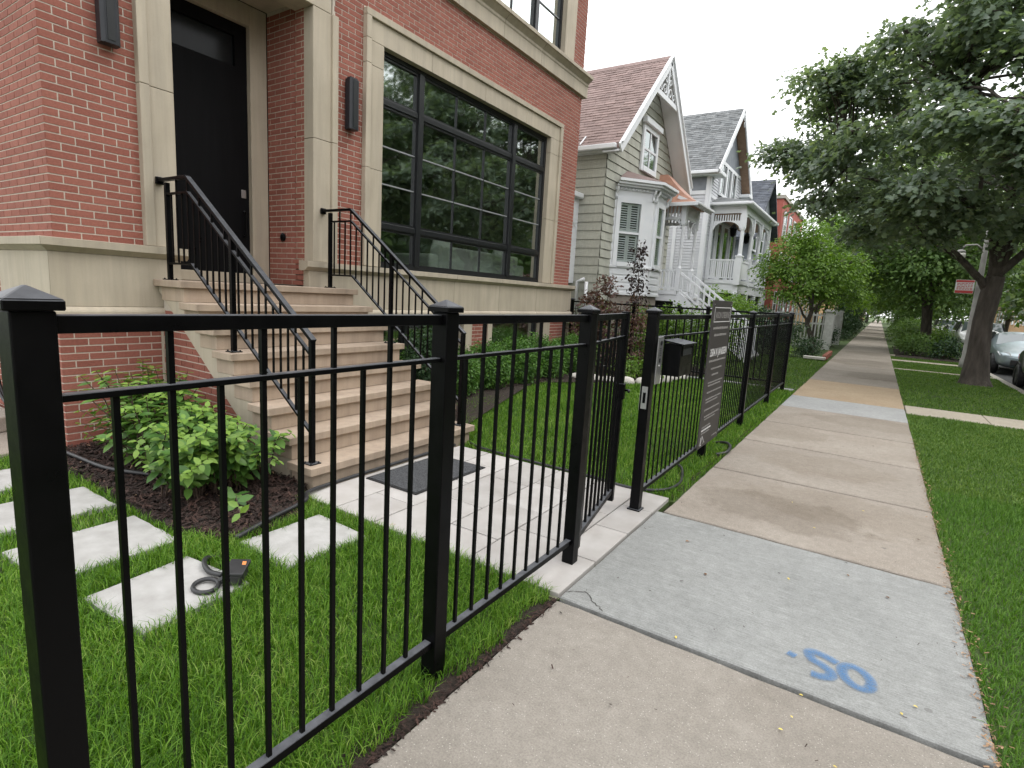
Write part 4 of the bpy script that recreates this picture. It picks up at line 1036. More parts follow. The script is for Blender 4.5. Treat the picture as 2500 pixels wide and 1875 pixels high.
# gable ornament: collar beam, king post and fretwork panel
zc = zpk - 1.15
MB().box(OX - .06, OX - .005, AP - 1.0, AP + 1.0, zc - .07, zc + .07).build('collar_beam', 'white_paint', A, bevel=.008)
MB().box(OX - .05, OX - .01, AP - .035, AP + .035, zc + .07, zpk - .25).build('king_post', 'white_paint', A)
for sgn in (-1, 1):
    for (r_, cy, cz) in ((.16, .22, .20), (.12, .52, .17), (.11, .17, .47), (.07, .78, .13), (.08, .13, .70)):
        pts = [(OX - .03, AP + sgn * (cy + r_ * math.cos(a_) * (1 - a_ / 9)), zc + cz + r_ * math.sin(a_) * (1 - a_ / 9)) for a_ in np.linspace(0, 6.6, 18)]
        MB().tube(pts, .018, 6).build('fretwork', 'white_paint', A, True)
# windows
def simple_window(parent, o_, ax, ay, u0, u1, z0, z1, case, mats=('white_paint', 'far_glass'), meet=True, vbar=0, depth=.05, back=True, shutters=False, head=0.0):
    """window in a vertical plane: o_ origin (x,y), ax direction along the wall, ay outward normal"""
    o_, ax, ay = np.array(o_, float), np.array(ax, float), np.array(ay, float)
    def bx(mbx, a_, b_, c_, d_, f0, f1):
        vs = [(*(o_ + ax * u + ay * f), z) for z in (c_, d_) for u, f in ((a_, f0), (b_, f0), (b_, f1), (a_, f1))]
        mbx.add(vs, [(0, 3, 2, 1), (4, 5, 6, 7), (0, 1, 5, 4), (1, 2, 6, 5), (2, 3, 7, 6), (3, 0, 4, 7)]); return mbx
    w = MB()
    bx(w, u0 - case, u0, z0 - case, z1 + case, -.01, depth); bx(w, u1, u1 + case, z0 - case, z1 + case, -.01, depth)
    bx(w, u0, u1, z1, z1 + case, -.01, depth); bx(w, u0, u1, z0 - case, z0, -.01, depth + .03)
    wo = w.build('window', mats[0], parent)
    if meet: bx(MB(), u0, u1, (z0 + z1) / 2 - .03, (z0 + z1) / 2 + .03, -.005, depth * .7).build('meeting_rail', mats[0], wo)
    for i in range(vbar):
        u = u0 + (u1 - u0) * (i + 1) / (vbar + 1); bx(MB(), u - .03, u + .03, z0, z1, -.005, depth * .6).build('glazing_bar', mats[0], wo)
    f = .012
    MB().add([(*(o_ + ax * u0 + ay * f), z0), (*(o_ + ax * u1 + ay * f), z0), (*(o_ + ax * u1 + ay * f), z1), (*(o_ + ax * u0 + ay * f), z1)], [(0, 1, 2, 3)]).build('pane', mats[1], wo)
    if back: bx(MB(), u0 - .01, u1 + .01, z0 - .01, z1 + .01, -.22, -.20).build('curtain', 'interior_wall', wo)
    if head: bx(MB(), u0 - case - .06, u1 + case + .06, z1 + case + .001, z1 + case + head, -.01, depth + .09).build('hood', mats[0], wo, bevel=.02)
    if shutters:
        um_ = (u0 + u1) / 2
        for a_, b_ in ((u0 + .005, um_ - .003), (um_ + .003, u1 - .005)):
            for c_, d_ in ((z0 + .01, (z0 + z1) / 2 - .04), ((z0 + z1) / 2 + .04, z1 - .01)):
                sh = bx(bx(bx(bx(MB(), a_, a_ + .05, c_, d_, -.06, -.03), b_ - .05, b_, c_, d_, -.06, -.03), a_ + .05, b_ - .05, c_, c_ + .05, -.06, -.03), a_ + .05, b_ - .05, d_ - .05, d_, -.06, -.03).build('shutter', 'shutter', wo)
                z = c_ + .06
                while z < d_ - .07:
                    p0, p1 = o_ + ax * (a_ + .05), o_ + ax * (b_ - .05)
                    MB().add([(*(p0 - ay * .062), z + .035), (*(p1 - ay * .062), z + .035), (*(p1 - ay * .028), z), (*(p0 - ay * .028), z), ], [(0, 1, 2, 3), (3, 2, 1, 0)][:1]).build('slat', 'shutter', wo)
                    z += .062
    return wo
# openings need a dark room behind: thin boxes are set behind every pane
MB().box(AX - .029, AX - .001, 15.98, 17.3, 5.45, 6.6).build('wall_patch', 'dark_void', A)
wU = simple_window(A, (AX + .03, 0), (0, 1), (1, 0), 16.12, 17.12, 5.52, 6.52, .14, vbar=1, back=False, head=.16)
MB().box(AX + .031, AX + .038, 16.13, 16.58, 5.53, 6.51).box(AX + .031, AX + .038, 16.66, 17.11, 5.53, 6.51).build('blind', 'interior_wall', wU)
# canted bay
bp = [(-6.42, 14.47), (-5.62, 15.42), (-5.62, 16.45), (-6.42, 17.4)]
bay = MB().prism(bp, 2, 1.79, 2.50).build('bay', 'white_paint', A)
MB().prism(bp, 2, 4.32, 4.62).build('bay_frieze', 'white_paint', bay)
def off(poly, e):
    P = np.array(poly); out = []
    for i in range(len(P)):
        if i == 0: d_ = P[1] - P[0]; n_ = np.array([d_[1], -d_[0]]); n_ /= np.linalg.norm(n_); out.append(P[0] + n_ * e)
        elif i == len(P) - 1: d_ = P[i] - P[i - 1]; n_ = np.array([d_[1], -d_[0]]); n_ /= np.linalg.norm(n_); out.append(P[i] + n_ * e)
        else:
            a_ = P[i] - P[i - 1]; b_ = P[i + 1] - P[i]; n1 = np.array([a_[1], -a_[0]]) / np.linalg.norm(a_); n2 = np.array([b_[1], -b_[0]]) / np.linalg.norm(b_)
            m_ = n1 + n2; m_ /= np.linalg.norm(m_); out.append(P[i] + m_ * e / (m_ @ n1))
    return [tuple(p) for p in out]
o1 = off(bp, .05); o2 = off(bp, .16); o3 = off(bp, .30); o4 = off(bp, .24)
MB().prism(o1, 2, 2.50, 2.57).prism(off(bp, .02), 2, 1.76, 1.85).build('bay_sill', 'white_paint', bay, bevel=.012)
MB().prism(off(bp, .03), 2, 4.56, 4.64).prism(o2, 2, 4.641, 4.69).prism(o4, 2, 4.691, 4.75).prism(o3, 2, 4.751, 4.83).build('bay_cornice', 'white_paint', bay, bevel=.01)
bpts = [(p[0], p[1], 4.832) for p in o3] + [(-6.4, 15.2, 5.18), (-6.4, 16.7, 5.18)]
MB().add(bpts, [(0, 1, 4), (1, 2, 5, 4), (2, 3, 5), (0, 4, 5, 3), (3, 2, 1, 0)]).build('bay_roof', 'asphalt_shingle', bay)
MB().prism(off(bp, -.12), 2, 2.56, 4.6).build('bay_room', 'dark_void', bay)
for i in range(3):
    p, q = np.array(bp[i]), np.array(bp[i + 1]); L = np.linalg.norm(q - p); d_ = (q - p) / L; n_ = np.array([d_[1], -d_[0]])
    # corner posts fill the wall beside the windows
    ww = .62 if i != 1 else .46
    u0, u1 = L / 2 - ww / 2 - (.10 if i == 0 else 0), L / 2 + ww / 2 - (.10 if i == 0 else 0)
    for a_, b_ in ((0.0, u0 - .12), (u1 + .12, L)):
        vs = [(*(p + d_ * u + n_ * f), zz) for zz in (2.57, 4.33) for u, f in ((a_, -.09), (b_, -.09), (b_, 0), (a_, 0))]
        MB().add(vs, [(0, 3, 2, 1), (4, 5, 6, 7), (0, 1, 5, 4), (1, 2, 6, 5), (2, 3, 7, 6), (3, 0, 4, 7)]).build('bay_pier', 'white_paint', bay)
    simple_window(bay if False else A, p, d_, n_, u0, u1, 2.66, 4.24, .12, ('white_paint', 'clear_glass'), back=False, shutters=(i < 2))
    # apron panels
    for zz in (1.92, 2.12, 2.32):
        vs = [(*(p + d_ * u + n_ * f), z_) for z_ in (zz, zz + .14) for u, f in ((.12, .0), (L - .12, .0), (L - .12, .02), (.12, .02))]
        MB().add(vs, [(0, 3, 2, 1), (4, 5, 6, 7), (0, 1, 5, 4), (1, 2, 6, 5), (2, 3, 7, 6), (3, 0, 4, 7)]).build('apron_panel', 'white_paint', bay, bevel=.006)
    # dentils and end brackets under the cornice
    u = .2
    while u < L - .2:
        c = p + d_ * u + n_ * .06; MB().cbox(c[0], c[1], 4.60, .05, .05, .05).build('dentil', 'white_paint', bay); u += .11
    for u in (.05, L - .05):
        c = p + d_ * u; pts = [(*(c + n_ * f), z_) for f, z_ in ((.02, 4.35), (.05, 4.38), (.05, 4.47), (.12, 4.55), (.14, 4.63))]
        MB().tube(pts, .035, 6).build('bracket', 'white_paint', bay)
MB().prism(off(bp, -.05), 2, .1, 1.76).build('bay_foundation', 'foundation', A)
# side oriel cornice glimpsed past the brick house
sb = MB().box(-9.6, -7.1, 13.35, 13.76, 2.0, 4.2).build('side_bay', 'white_paint', A)
MB().box(-9.7, -6.95, 13.15, 13.75, 4.201, 4.34).build('side_bay_cornice', 'white_paint', sb, bevel=.03)
MB().tube([(-7.12, 13.6, 3.5), (-7.10, 13.5, 3.6), (-7.08, 13.42, 3.85), (-7.08, 13.3, 4.15)], .05, 6).build('bracket', 'white_paint', sb)
o = MB().tube([(-6.9, 13.62, 1.0), (-6.9, 13.62, 2.05), (-6.7, 13.62, 2.12)], .05, 8).tube([(-6.65, 13.66, 1.0), (-6.65, 13.66, 2.05)], .05, 8).build('vent_pipe', 'white_paint', A, True)
# entry porch: deck, posts, gingerbread, copper roof
PXf, P0, P1, PZ = -5.36, 17.42, 18.75, 2.0
MB().box(AX, PXf, P0 - .06, P1 + .06, PZ - .12, PZ).build('porch_deck', 'white_paint', A)
MB().box(AX + .1, PXf + .03, P0 - .02, P1 + .02, PZ - .32, PZ - .121).build('porch_skirt', 'white_paint', A)
MB().box(AX + .1, PXf - .1, P0 + .2, P1 - .1, .0, PZ - .33).build('porch_void', 'dark_void', A)
for y in (P0, P1):
    mbp = MB(); c = (PXf, y, PZ)
    mbp.box(PXf - .07, PXf + .07, y - .07, y + .07, PZ, PZ + .68).lathe([(.085, .68), (.05, .76), (.045, 1.3), (.055, 1.34), (.045, 1.38), (.05, 1.95), (.085, 2.02)], c, 10).box(PXf - .07, PXf + .07, y - .07, y + .07, PZ + 2.02, PZ + 2.72)
    mbp.build('porch_post', 'white_paint', A)
    MB().box(PXf - .06, PXf + .06, y - .06, y + .06, .0, PZ - .33).build('porch_pier', 'white_paint', A)
zb = PZ + 2.6
for y0, y1, x0, x1 in ((P0, P0, AX, PXf - .07), (P1, P1, AX, PXf - .07)):
    for z_ in (PZ + 2.15, PZ + 2.62): MB().box(x0, x1, y0 - .03, y0 + .03, z_, z_ + .08).build('frieze_rail', 'white_paint', A)
    for x in np.arange(x0 + .08, x1, .11): MB().box(x - .025, x + .025, y0 - .02, y0 + .02, PZ + 2.231, PZ + 2.619).build('spindle', 'white_paint', A)
    for r_ in (.18, .28): MB().tube([(x1 - r_ + r_ * math.sin(a_), y0, PZ + 2.15 - r_ + r_ * math.cos(a_)) for a_ in np.linspace(0, 1.57, 8)], .022, 6).build('fretwork', 'white_paint', A, True)
for z_ in (PZ + 2.2, PZ + 2.62): MB().box(PXf - .03, PXf + .03, P0 + .07, P1 - .07, z_, z_ + .08).build('frieze_rail', 'white_paint', A)
for y in np.arange(P0 + .15, P1 - .1, .11): MB().box(PXf - .02, PXf + .02, y - .025, y + .025, PZ + 2.281, PZ + 2.619).build('spindle', 'white_paint', A)
for sg_, y in ((1, P0 + .07), (-1, P1 - .07)):
    MB().tube([(PXf, y + sg_ * .55 * math.sin(a_), PZ + 2.2 - .55 + .55 * math.cos(a_) * 1.0) for a_ in np.linspace(-0.0, 1.57, 10)][::-1], .03, 6).build('arch', 'white_paint', A, True)
rp = [(PXf + .45, 4.62), (PXf + .25, 4.72), (PXf - .1, 5.0), (AX, 5.32), (AX, 5.22), (PXf - .1, 4.9), (PXf + .25, 4.64), (PXf + .45, 4.55)]
e0, e1, ex = P0 - .32, P1 + .32, PXf + .45
rings = []
for t_ in np.linspace(0, 1, 6):
    z_ = 4.60 + 1.0 * (t_ ** 1.5 * .75 + t_ * .25); rings.append([(AX, e0 + t_ * .75, z_), (ex - t_ * (ex - AX - .25), e0 + t_ * .75, z_), (ex - t_ * (ex - AX - .25), e1 - t_ * .75, z_), (AX, e1 - t_ * .75, z_)])
mbx = MB().add([p for r__ in rings for p in r__], [(i * 4 + k, i * 4 + k + 1, i * 4 + 5 + k, i * 4 + 4 + k) for i in range(5) for k in range(3)] + [(20, 21, 22, 23), (3, 2, 1, 0)])
mbx.build('porch_roof', 'copper', A)
MB().box(AX, ex + .02, e0 - .05, e0 - .001, 4.50, 4.61).build('porch_gutter', 'white_paint', A, bevel=.01)
MB().box(PXf + .40, PXf + .47, P0 - .27, P1 + .27, 4.56, 4.63).build('porch_gutter', 'white_paint', A, bevel=.01)
for i in range(7):
    y = P0 - .15 + i * (P1 - P0 + .3) / 6; MB().beam((PXf + .42, y, 4.53), (PXf - .2, y, 4.80), .05, .09).build('rafter_tail', 'white_paint', A)
MB().box(AX + .001, AX + .04, 17.9, 18.8, PZ, 4.2).build('front_door', 'old_white_paint', A)
# lantern by the door
lan = thing('porch_lantern', 'small black wall lantern beside the cottage door', 'lantern', (AX + .2, 17.58, 3.2))
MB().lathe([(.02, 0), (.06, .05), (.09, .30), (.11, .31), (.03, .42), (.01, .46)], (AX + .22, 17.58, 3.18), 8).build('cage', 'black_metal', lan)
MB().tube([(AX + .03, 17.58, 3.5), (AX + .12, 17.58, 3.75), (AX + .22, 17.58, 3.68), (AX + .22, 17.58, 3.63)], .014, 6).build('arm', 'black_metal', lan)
# porch balustrade and the white stair down to the yard
def balus(p, q, h=.62, n=10, parent=A, mat='white_paint', r=.022, skip_ends=True):
    p, q = np.array(p, float), np.array(q, float)
    MB().beam(p + (0, 0, h), q + (0, 0, h), .07, .06).build('handrail', mat, parent); MB().beam(p + (0, 0, .08), q + (0, 0, .08), .06, .05).build('foot_rail', mat, parent)
    for i in range(n):
        c = p + (q - p) * (i + .5) / n; MB().box(c[0] - r, c[0] + r, c[1] - r, c[1] + r, c[2] + .10, c[2] + h - .02).build('baluster', mat, parent)
balus((AX + .1, P0, PZ), (PXf - .07, P0, PZ), .62, 7)
for y in (P0 + .02, P1 - .02): balus((PXf + .07, y, PZ - .05), (PXf + 2.15, y, .42), .60, 12)
for i in range(10):
    zt = PZ - .18 * (i + 1); x = PXf + .05 + .235 * (i + 1)
    if zt > .1: MB().box(x - .27, x, P0 + .05, P1 - .05, zt - .05, zt).build('stair_tread', 'old_white_paint', A); MB().box(x - .25, x - .23, P0 + .05, P1 - .05, zt - .19, zt - .051).build('stair_riser', 'white_paint', A)
for y in (P0 + .02, P1 - .02):
    MB().prism([(PXf + .03, PZ - .33), (PXf + .03, PZ - .02), (PXf + 2.35, .22), (PXf + 2.2, 0.0)], 1, y - .025, y + .025).build('stair_stringer', 'white_paint', A)
    MB().box(PXf + 2.12, PXf + 2.24, y - .06, y + .06, 0, 1.08).build('newel', 'white_paint', A, bevel=.01)

# ================================================================== neighbour B: pale lap-sided house with a porch
B = thing('porch_house', 'pale grey clapboard house with white arched porch and grey shingle roof', 'house', (-9, 27, 0))
BX, B0, B1, BP = -6.55, 24.3, 30.0, 26.95
BE, BZ = 7.35, 10.05
MB().prism([(B0, .5), (B1, .5), (B1, BE), (BP, BZ - .1), (B0, BE)], 0, -16, BX).build('wall', 'lap_siding', B)
lap = MB(); z = .6
while z < BZ - .35:
    t_ = z + .115
    if z < BE: lap.add([(-15.9, B0 - .026, z), (BX + .02, B0 - .026, z), (BX + .02, B0 - .004, t_), (-15.9, B0 - .004, t_), (-15.9, B0, z), (BX + .02, B0, z)], [(0, 1, 2, 3), (4, 5, 1, 0)])
    g = lambda y, zz: max(0, (zz - BE)) * (BP - B0) / (BZ - BE)
    l0, r0 = B0 + g(0, z), B1 - max(0, z - BE) * (B1 - BP) / (BZ - BE)
    if r0 - l0 > .4 and z < BE + .4: lap.add([(BX + .028, l0, z), (BX + .028, r0, z), (BX + .005, r0, t_), (BX + .005, l0, t_), (BX, l0, z), (BX, r0, z)], [(0, 1, 2, 3), (4, 5, 1, 0)])
    z += .12
lap.build('clapboards', 'lap_siding', B)['kind'] = 'stuff'
MB().prism([(B0 + .5, BE + .45), (B1 - .55, BE + .45), (BP, BZ - .25)], 0, BX, BX + .03).build('gable_panel', 'grey_panel', B)
MB().box(BX, BX + .05, B0 - .03, B0 + .14, .6, BE).build('corner_board', 'white_paint', B); MB().box(BX - .14, BX - .001, B0 - .05, B0 - .001, .6, BE).build('corner_board', 'white_paint', B)
MB().box(-7.9, -7.76, B0 - .05, B0 - .001, .6, BE).build('corner_board', 'white_paint', B)
MB().box(BX, BX + .045, B0 + .141, B1, 6.05, 6.2).build('belt_board', 'white_paint', B); MB().box(BX, BX + .045, B0 + .3, B1 - .3, BE + .36, BE + .48).build('belt_board', 'white_paint', B)
MB().box(-7.75, BX - .15, B0 - .045, B0 - .02, 6.3, 7.1).build('upper_panel', 'grey_panel', B)
MB().box(-7.75, BX - .15, B0 - .048, B0 - .021, 6.15, 6.3).build('belt_board', 'white_paint', B)
sl = (BZ - BE) / (BP - B0); eL = B0 - .45; zL = BE - .45 * sl + .15; zP = BZ + .15; sr = (BZ - BE) / (B1 - BP); eR = B1 + .45; zR = BE - .45 * sr + .15
rb = MB().prism([(eL, zL), (BP, zP), (eR, zR), (eR, zR - .14), (BP, zP - .18), (eL, zL - .14)], 0, -16, BX + .42).build('roof', 'grey_shingle', B)
shingles(rb, eL, zL, BP, zP, -12, BX + .42, .15, .33, 'grey_shingle', 0, 9)
MB().box(-16, BX + .4, eL - .1, eL + .02, zL - .16, zL - .03).build('gutter', 'white_paint', B, bevel=.02)
MB().box(BX - 1.3, BX + .5, eL + .02, B0 + .5, zL - .2, zL - .05).build('eave_return', 'white_paint', B, bevel=.02)
MB().box(BX - .6, BX + .5, B1 - .4, eR, zR - .2, zR - .05).build('eave_return', 'white_paint', B, bevel=.02)
for (ya, za), sgn in (((eL, zL), -1), ((eR, zR), 1)):
    MB().beam((BX + .44, ya, za - .10), (BX + .44, BP, zP - .10), .05, .22, up=(0, sgn, 1)).build('verge_board', 'white_paint', B)
    pl = [(ya, za - .15), (BP, zP - .19), (BP, zP - .21), (ya, za - .17)]
    MB().prism(pl, 0, BX + .02, BX + .40).build('soffit', 'porch_wood', B)
for (y, z_) in ((BP - .35, zP - .55), (BP + .3, zP - .6), (BP - .15, zP - .35), (BP + .12, zP - .37)):
    MB().tube([(BX + .43, y + .1 * math.cos(a_), z_ + .1 * math.sin(a_)) for a_ in np.linspace(0, 5.5, 10)], .02, 5).build('fretwork', 'white_paint', B)
w3 = simple_window(B, (BX + .03, 0), (0, 1), (1, 0), 25.7, 28.5, 6.45, 7.65, .12, vbar=5, meet=False, back=False)
for y in (26.6, 27.55): MB().box(BX + .03, BX + .1, y - .09, y + .09, 6.45, 7.65).build('mullion', 'white_paint', w3)
MB().box(BX + .005, BX + .035, 25.7, 28.5, 6.45, 7.65).build('window_room', 'dark_void', w3)
dm = MB().add([(BX + .05, BP - .18, 8.75), (BX + .05, BP, 8.55), (BX + .05, BP + .18, 8.75), (BX + .05, BP, 8.98)], [(0, 1, 2, 3)]).build('attic_light', 'white_paint', B)
# porch
QX, Q0, Q1, QF, QB = -5.15, 24.95, 31.2, 2.72, 5.45
MB().box(BX + .03, QX + .06, Q0 - .06, Q1, QF - .16, QF).build('porch_deck', 'white_paint', B); MB().box(BX + .03, QX + .02, Q0 - .02, Q1, QF - .55, QF - .161).build('porch_skirt', 'white_paint', B)
MB().box(BX + .03, QX - .1, Q0 + .1, Q1, 0, QF - .56).build('porch_void', 'dark_void', B)
MB().box(BX + .03, QX + .02, Q0 - .02, Q1, QB + .0, QB + .3).build('porch_beam', 'white_paint', B)
MB().box(BX + .03, QX - .05, Q0 + .05, Q1, QB - .04, QB - .001).build('porch_ceiling', 'porch_wood', B)
MB().box(BX - .3, QX + .30, Q0 - .35, Q1 + .3, QB + .301, QB + .42).build('porch_gutter', 'white_paint', B, bevel=.03)
MB().add([(BX, Q0 - .33, QB + .421), (QX + .28, Q0 - .33, QB + .421), (QX + .28, Q1 + .28, QB + .421), (BX, Q1 + .28, QB + .421), (BX, Q0 + .9, QB + .85), (BX, Q1 - .6, QB + .85)],
         [(0, 1, 4), (1, 2, 5, 4), (2, 3, 5), (3, 2, 1, 0), (0, 4, 5, 3)]).build('porch_roof', 'grey_shingle', B)
def bpost(x, y):
    m_ = MB().box(x - .13, x + .13, y - .13, y + .13, QF - .2, QF + .95).box(x - .15, x + .15, y - .15, y + .15, QF + .951, QF + 1.0)
    m_.lathe([(.10, 1.0), (.085, 1.1), (.075, 2.0), (.10, 2.06), (.10, 2.12)], (x, y, QF), 12).box(x - .10, x + .10, y - .10, y + .10, QF + 2.12, QB)
    m_.build('porch_post', 'white_paint', B)
    MB().box(x - .12, x + .12, y - .12, y + .12, 0, QF - .55).build('porch_pier', 'white_paint', B)
for y in (Q0, 26.9, 28.8, 30.9): bpost(QX - .05, y)
MB().box(BX + .03, BX + .15, Q0 - .08, Q0 + .08, QF, QB).build('porch_post', 'white_paint', B)
balus((BX + .12, Q0, QF), (QX - .18, Q0, QF), .82, 13, B, r=.025)
for y0, y1 in ((Q0, 26.9), (26.9, 28.8), (28.8, 30.9)):
    MB().box(QX - .09, QX - .01, y0 + .15, y1 - .15, QF + .08, QF + .74).build('rail_panel', 'white_paint', B); MB().box(QX - .11, QX + .01, y0 + .14, y1 - .14, QF + .76, QF + .83).build('handrail', 'white_paint', B)
def arch(a_, b_, fixed, along, zt, rise, parent):
    n_ = 14; lo = []
    for i in range(n_ + 1):
        t = i / n_; u = a_ + (b_ - a_) * t; lo.append((u, zt - rise + rise * math.sqrt(max(0, 1 - (2 * t - 1) ** 2)) * .92))
    poly = lo + [(b_, zt), (a_, zt)]
    MB().prism(poly, 1 if along == 'x' else 0, fixed - .025, fixed + .025).build('arch', 'white_paint', parent)
arch(BX + .15, QX - .15, Q0, 'x', QB - .30, .42, B)
for x in np.arange(BX + .22, QX - .15, .10): MB().box(x - .022, x + .022, Q0 - .02, Q0 + .02, QB - .299, QB - .06).build('spindle', 'white_paint', B)
for y0, y1 in ((Q0, 26.9), (26.9, 28.8), (28.8, 30.9)): arch(y0 + .1, y1 - .1, QX - .05, 'y', QB - .001, .55, B)
for y0, y1, zz0, zz1 in ((25.15, 25.75, 2.9, 5.2), (26.2, 26.9, 2.9, 5.2), (27.3, 28.2, 2.75, 5.2), (28.8, 29.5, 2.9, 5.2)):
    wv = simple_window(B, (BX + .03, 0), (0, 1), (1, 0), y0, y1, zz0, zz1, .10, meet=False, back=False); MB().box(BX + .005, BX + .036, y0, y1, zz0, zz1).build('window_room', 'dark_void', wv)
for i, y in enumerate((26.0, 28.9)):
    l_ = thing('porch_lantern', ['black lantern hanging under the near end of the clapboard porch', 'black lantern hanging under the far end of the clapboard porch'][i], 'lantern', (-5.8, y, 4.6), 'lanterns hanging in the clapboard porch')
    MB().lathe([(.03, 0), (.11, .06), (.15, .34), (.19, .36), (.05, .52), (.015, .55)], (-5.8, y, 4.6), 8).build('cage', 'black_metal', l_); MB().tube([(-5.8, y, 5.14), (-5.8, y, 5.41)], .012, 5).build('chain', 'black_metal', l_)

# ================================================================== houses farther along
C = thing('slate_roof_house', 'grey house with dark slate roof beyond the clapboard house', 'house', (-9, 37, 0))
MB().prism([(34.8, 0), (41.5, 0), (41.5, 6.4), (38.4, 9.1), (34.8, 6.0)], 0, -15, -6.8).build('wall', 'grey_panel', C)
rc = MB().prism([(34.2, 5.55), (38.4, 9.45), (41.9, 6.2), (41.9, 6.05), (38.4, 9.25), (34.2, 5.4)], 0, -15.2, -6.4).build('roof', 'slate_shingle', C)
shingles(rc, 34.2, 5.55, 38.4, 9.45, -12, -6.4, .18, .4, 'slate_shingle', 0, 12)
for z0 in (2.4, 5.0):
    for y0 in (35.6, 37.8, 39.8): simple_window(C, (-6.78, 0), (0, 1), (1, 0), y0, y0 + .9, z0, z0 + 1.5, .1, back=False)
D_ = thing('red_building', 'red painted brick building standing beyond the slate roof house', 'building', (-9, 47, 0))
MB().box(-17, -6.6, 43.5, 55, 0, 9.2).build('wall', 'far_brick', D_); MB().box(-17.1, -6.5, 43.4, 55.1, 9.2, 9.45).build('parapet', 'kerb_stone', D_)
for z0 in (1.2, 4.0, 6.8):
    for y0 in (44.5, 47, 49.5, 52): simple_window(D_, (-6.58, 0), (0, 1), (1, 0), y0, y0 + 1.2, z0, z0 + 1.6, .1, back=False)
    simple_window(D_, (0, 43.48), (1, 0), (0, -1), -7.9, -7.1, z0, z0 + 1.6, .1, back=False)
E_ = thing('flats_building', 'long pale brick building far down the left side of the street', 'building', (-9, 70, 0))
MB().box(-17, -7.5, 58, 95, 0, 8.5).build('wall', 'far_tan_wall', E_); MB().box(-17.1, -7.4, 57.9, 95.1, 8.5, 8.8).build('parapet', 'kerb_stone', E_)
for z0 in (1.2, 4.4):
    for y0 in np.arange(59.5, 93, 3.4): simple_window(E_, (-7.48, 0), (0, 1), (1, 0), y0, y0 + 1.3, z0, z0 + 1.7, .1, back=False)
# across the street
ACR = [(20.0, -14, -5, 'far_brick', 8.5), (20.5, -3, 6, 'far_tan_wall', 9.0), (20.0, 8, 17, 'far_brick', 8.0), (20.3, 19, 27, 'far_tan_wall', 9.5), (20.0, 29, 38, 'lap_siding', 8.5), (19.5, 40, 60, 'far_tan_wall', 9.0), (20, 63, 90, 'far_brick', 9.0), (16.5, 97, 125, 'far_tan_wall', 8.0), (-12, 150, 165, 'far_tan_wall', 7.0)]
ALB = ['red brick house across the street, behind the camera', 'tan brick house across the street, level with the camera', 'red brick house across the street opposite the brick house', 'tan brick three storey house across the street opposite the cottage',
       'pale clapboard house across the street opposite the porch house', 'tan orange brick building at the right edge across the street', 'red brick building far across the street', 'orange tan building closing the right end of the street', 'tan building at the very end of the street']
for (x, y0, y1, mt, h), lb in zip(ACR, ALB):
    t = thing('street_house', lb, 'house', (x + 4, (y0 + y1) / 2, 0), 'houses across the street')
    MB().box(x, x + 9, y0, y1, 0, h).build('wall', mt, t); MB().box(x - .15, x + 9.1, y0 - .1, y1 + .1, h, h + .35).build('parapet', 'kerb_stone', t)
    for z0 in (1.4, 4.4):
        for yy in np.arange(y0 + 1, y1 - 1.5, 2.6): simple_window(t, (x - .02, 0), (0, -1), (-1, 0), -(yy + 1.2), -yy, z0, z0 + 1.8, .1, back=False)
# ================================================================== vegetation
T_MAPLE = (np.array([(.38, 0, 0), (0, 0, -.02), (.12, -.46, -.10), (.42, -.20, -.03), (.70, -.40, -.12), (1, 0, -.08), (.70, .40, -.12), (.42, .20, -.03), (.12, .46, -.10)]),
           np.array([(0, 1, 2), (0, 2, 3), (0, 3, 4), (0, 4, 5), (0, 5, 6), (0, 6, 7), (0, 7, 8), (0, 8, 1)]))
T_OVAL = (np.array([(0, 0, 0), (.32, -.26, .05), (.68, -.22, .03), (1, 0, -.06), (.68, .22, .03), (.32, .26, .05), (.5, 0, -.03)]),
          np.array([(6, 0, 1), (6, 1, 2), (6, 2, 3), (6, 3, 4), (6, 4, 5), (6, 5, 0)]))
T_RHOMB = (np.array([(0, 0, 0), (.5, -.3, .04), (1, 0, -.05), (.5, .3, .04)]), np.array([(0, 1, 2), (0, 2, 3)]))
def leaves(P, N, D_, S, templ):
    """P positions, N normals, D_ tip directions, S sizes"""
    V0, F0 = templ; n = len(P)
    N = N / (np.linalg.norm(N, axis=1, keepdims=True) + 1e-9); D_ = D_ - N * (D_ * N).sum(1, keepdims=True); D_ /= (np.linalg.norm(D_, axis=1, keepdims=True) + 1e-9)
    B_ = np.cross(N, D_)
    V = P[:, None, :] + S[:, None, None] * (V0[None, :, 0:1] * D_[:, None, :] + V0[None, :, 1:2] * B_[:, None, :] + V0[None, :, 2:3] * N[:, None, :])
    F = F0[None] + (np.arange(n) * len(V0))[:, None, None]
    return V.reshape(-1, 3), F.reshape(-1, 3)
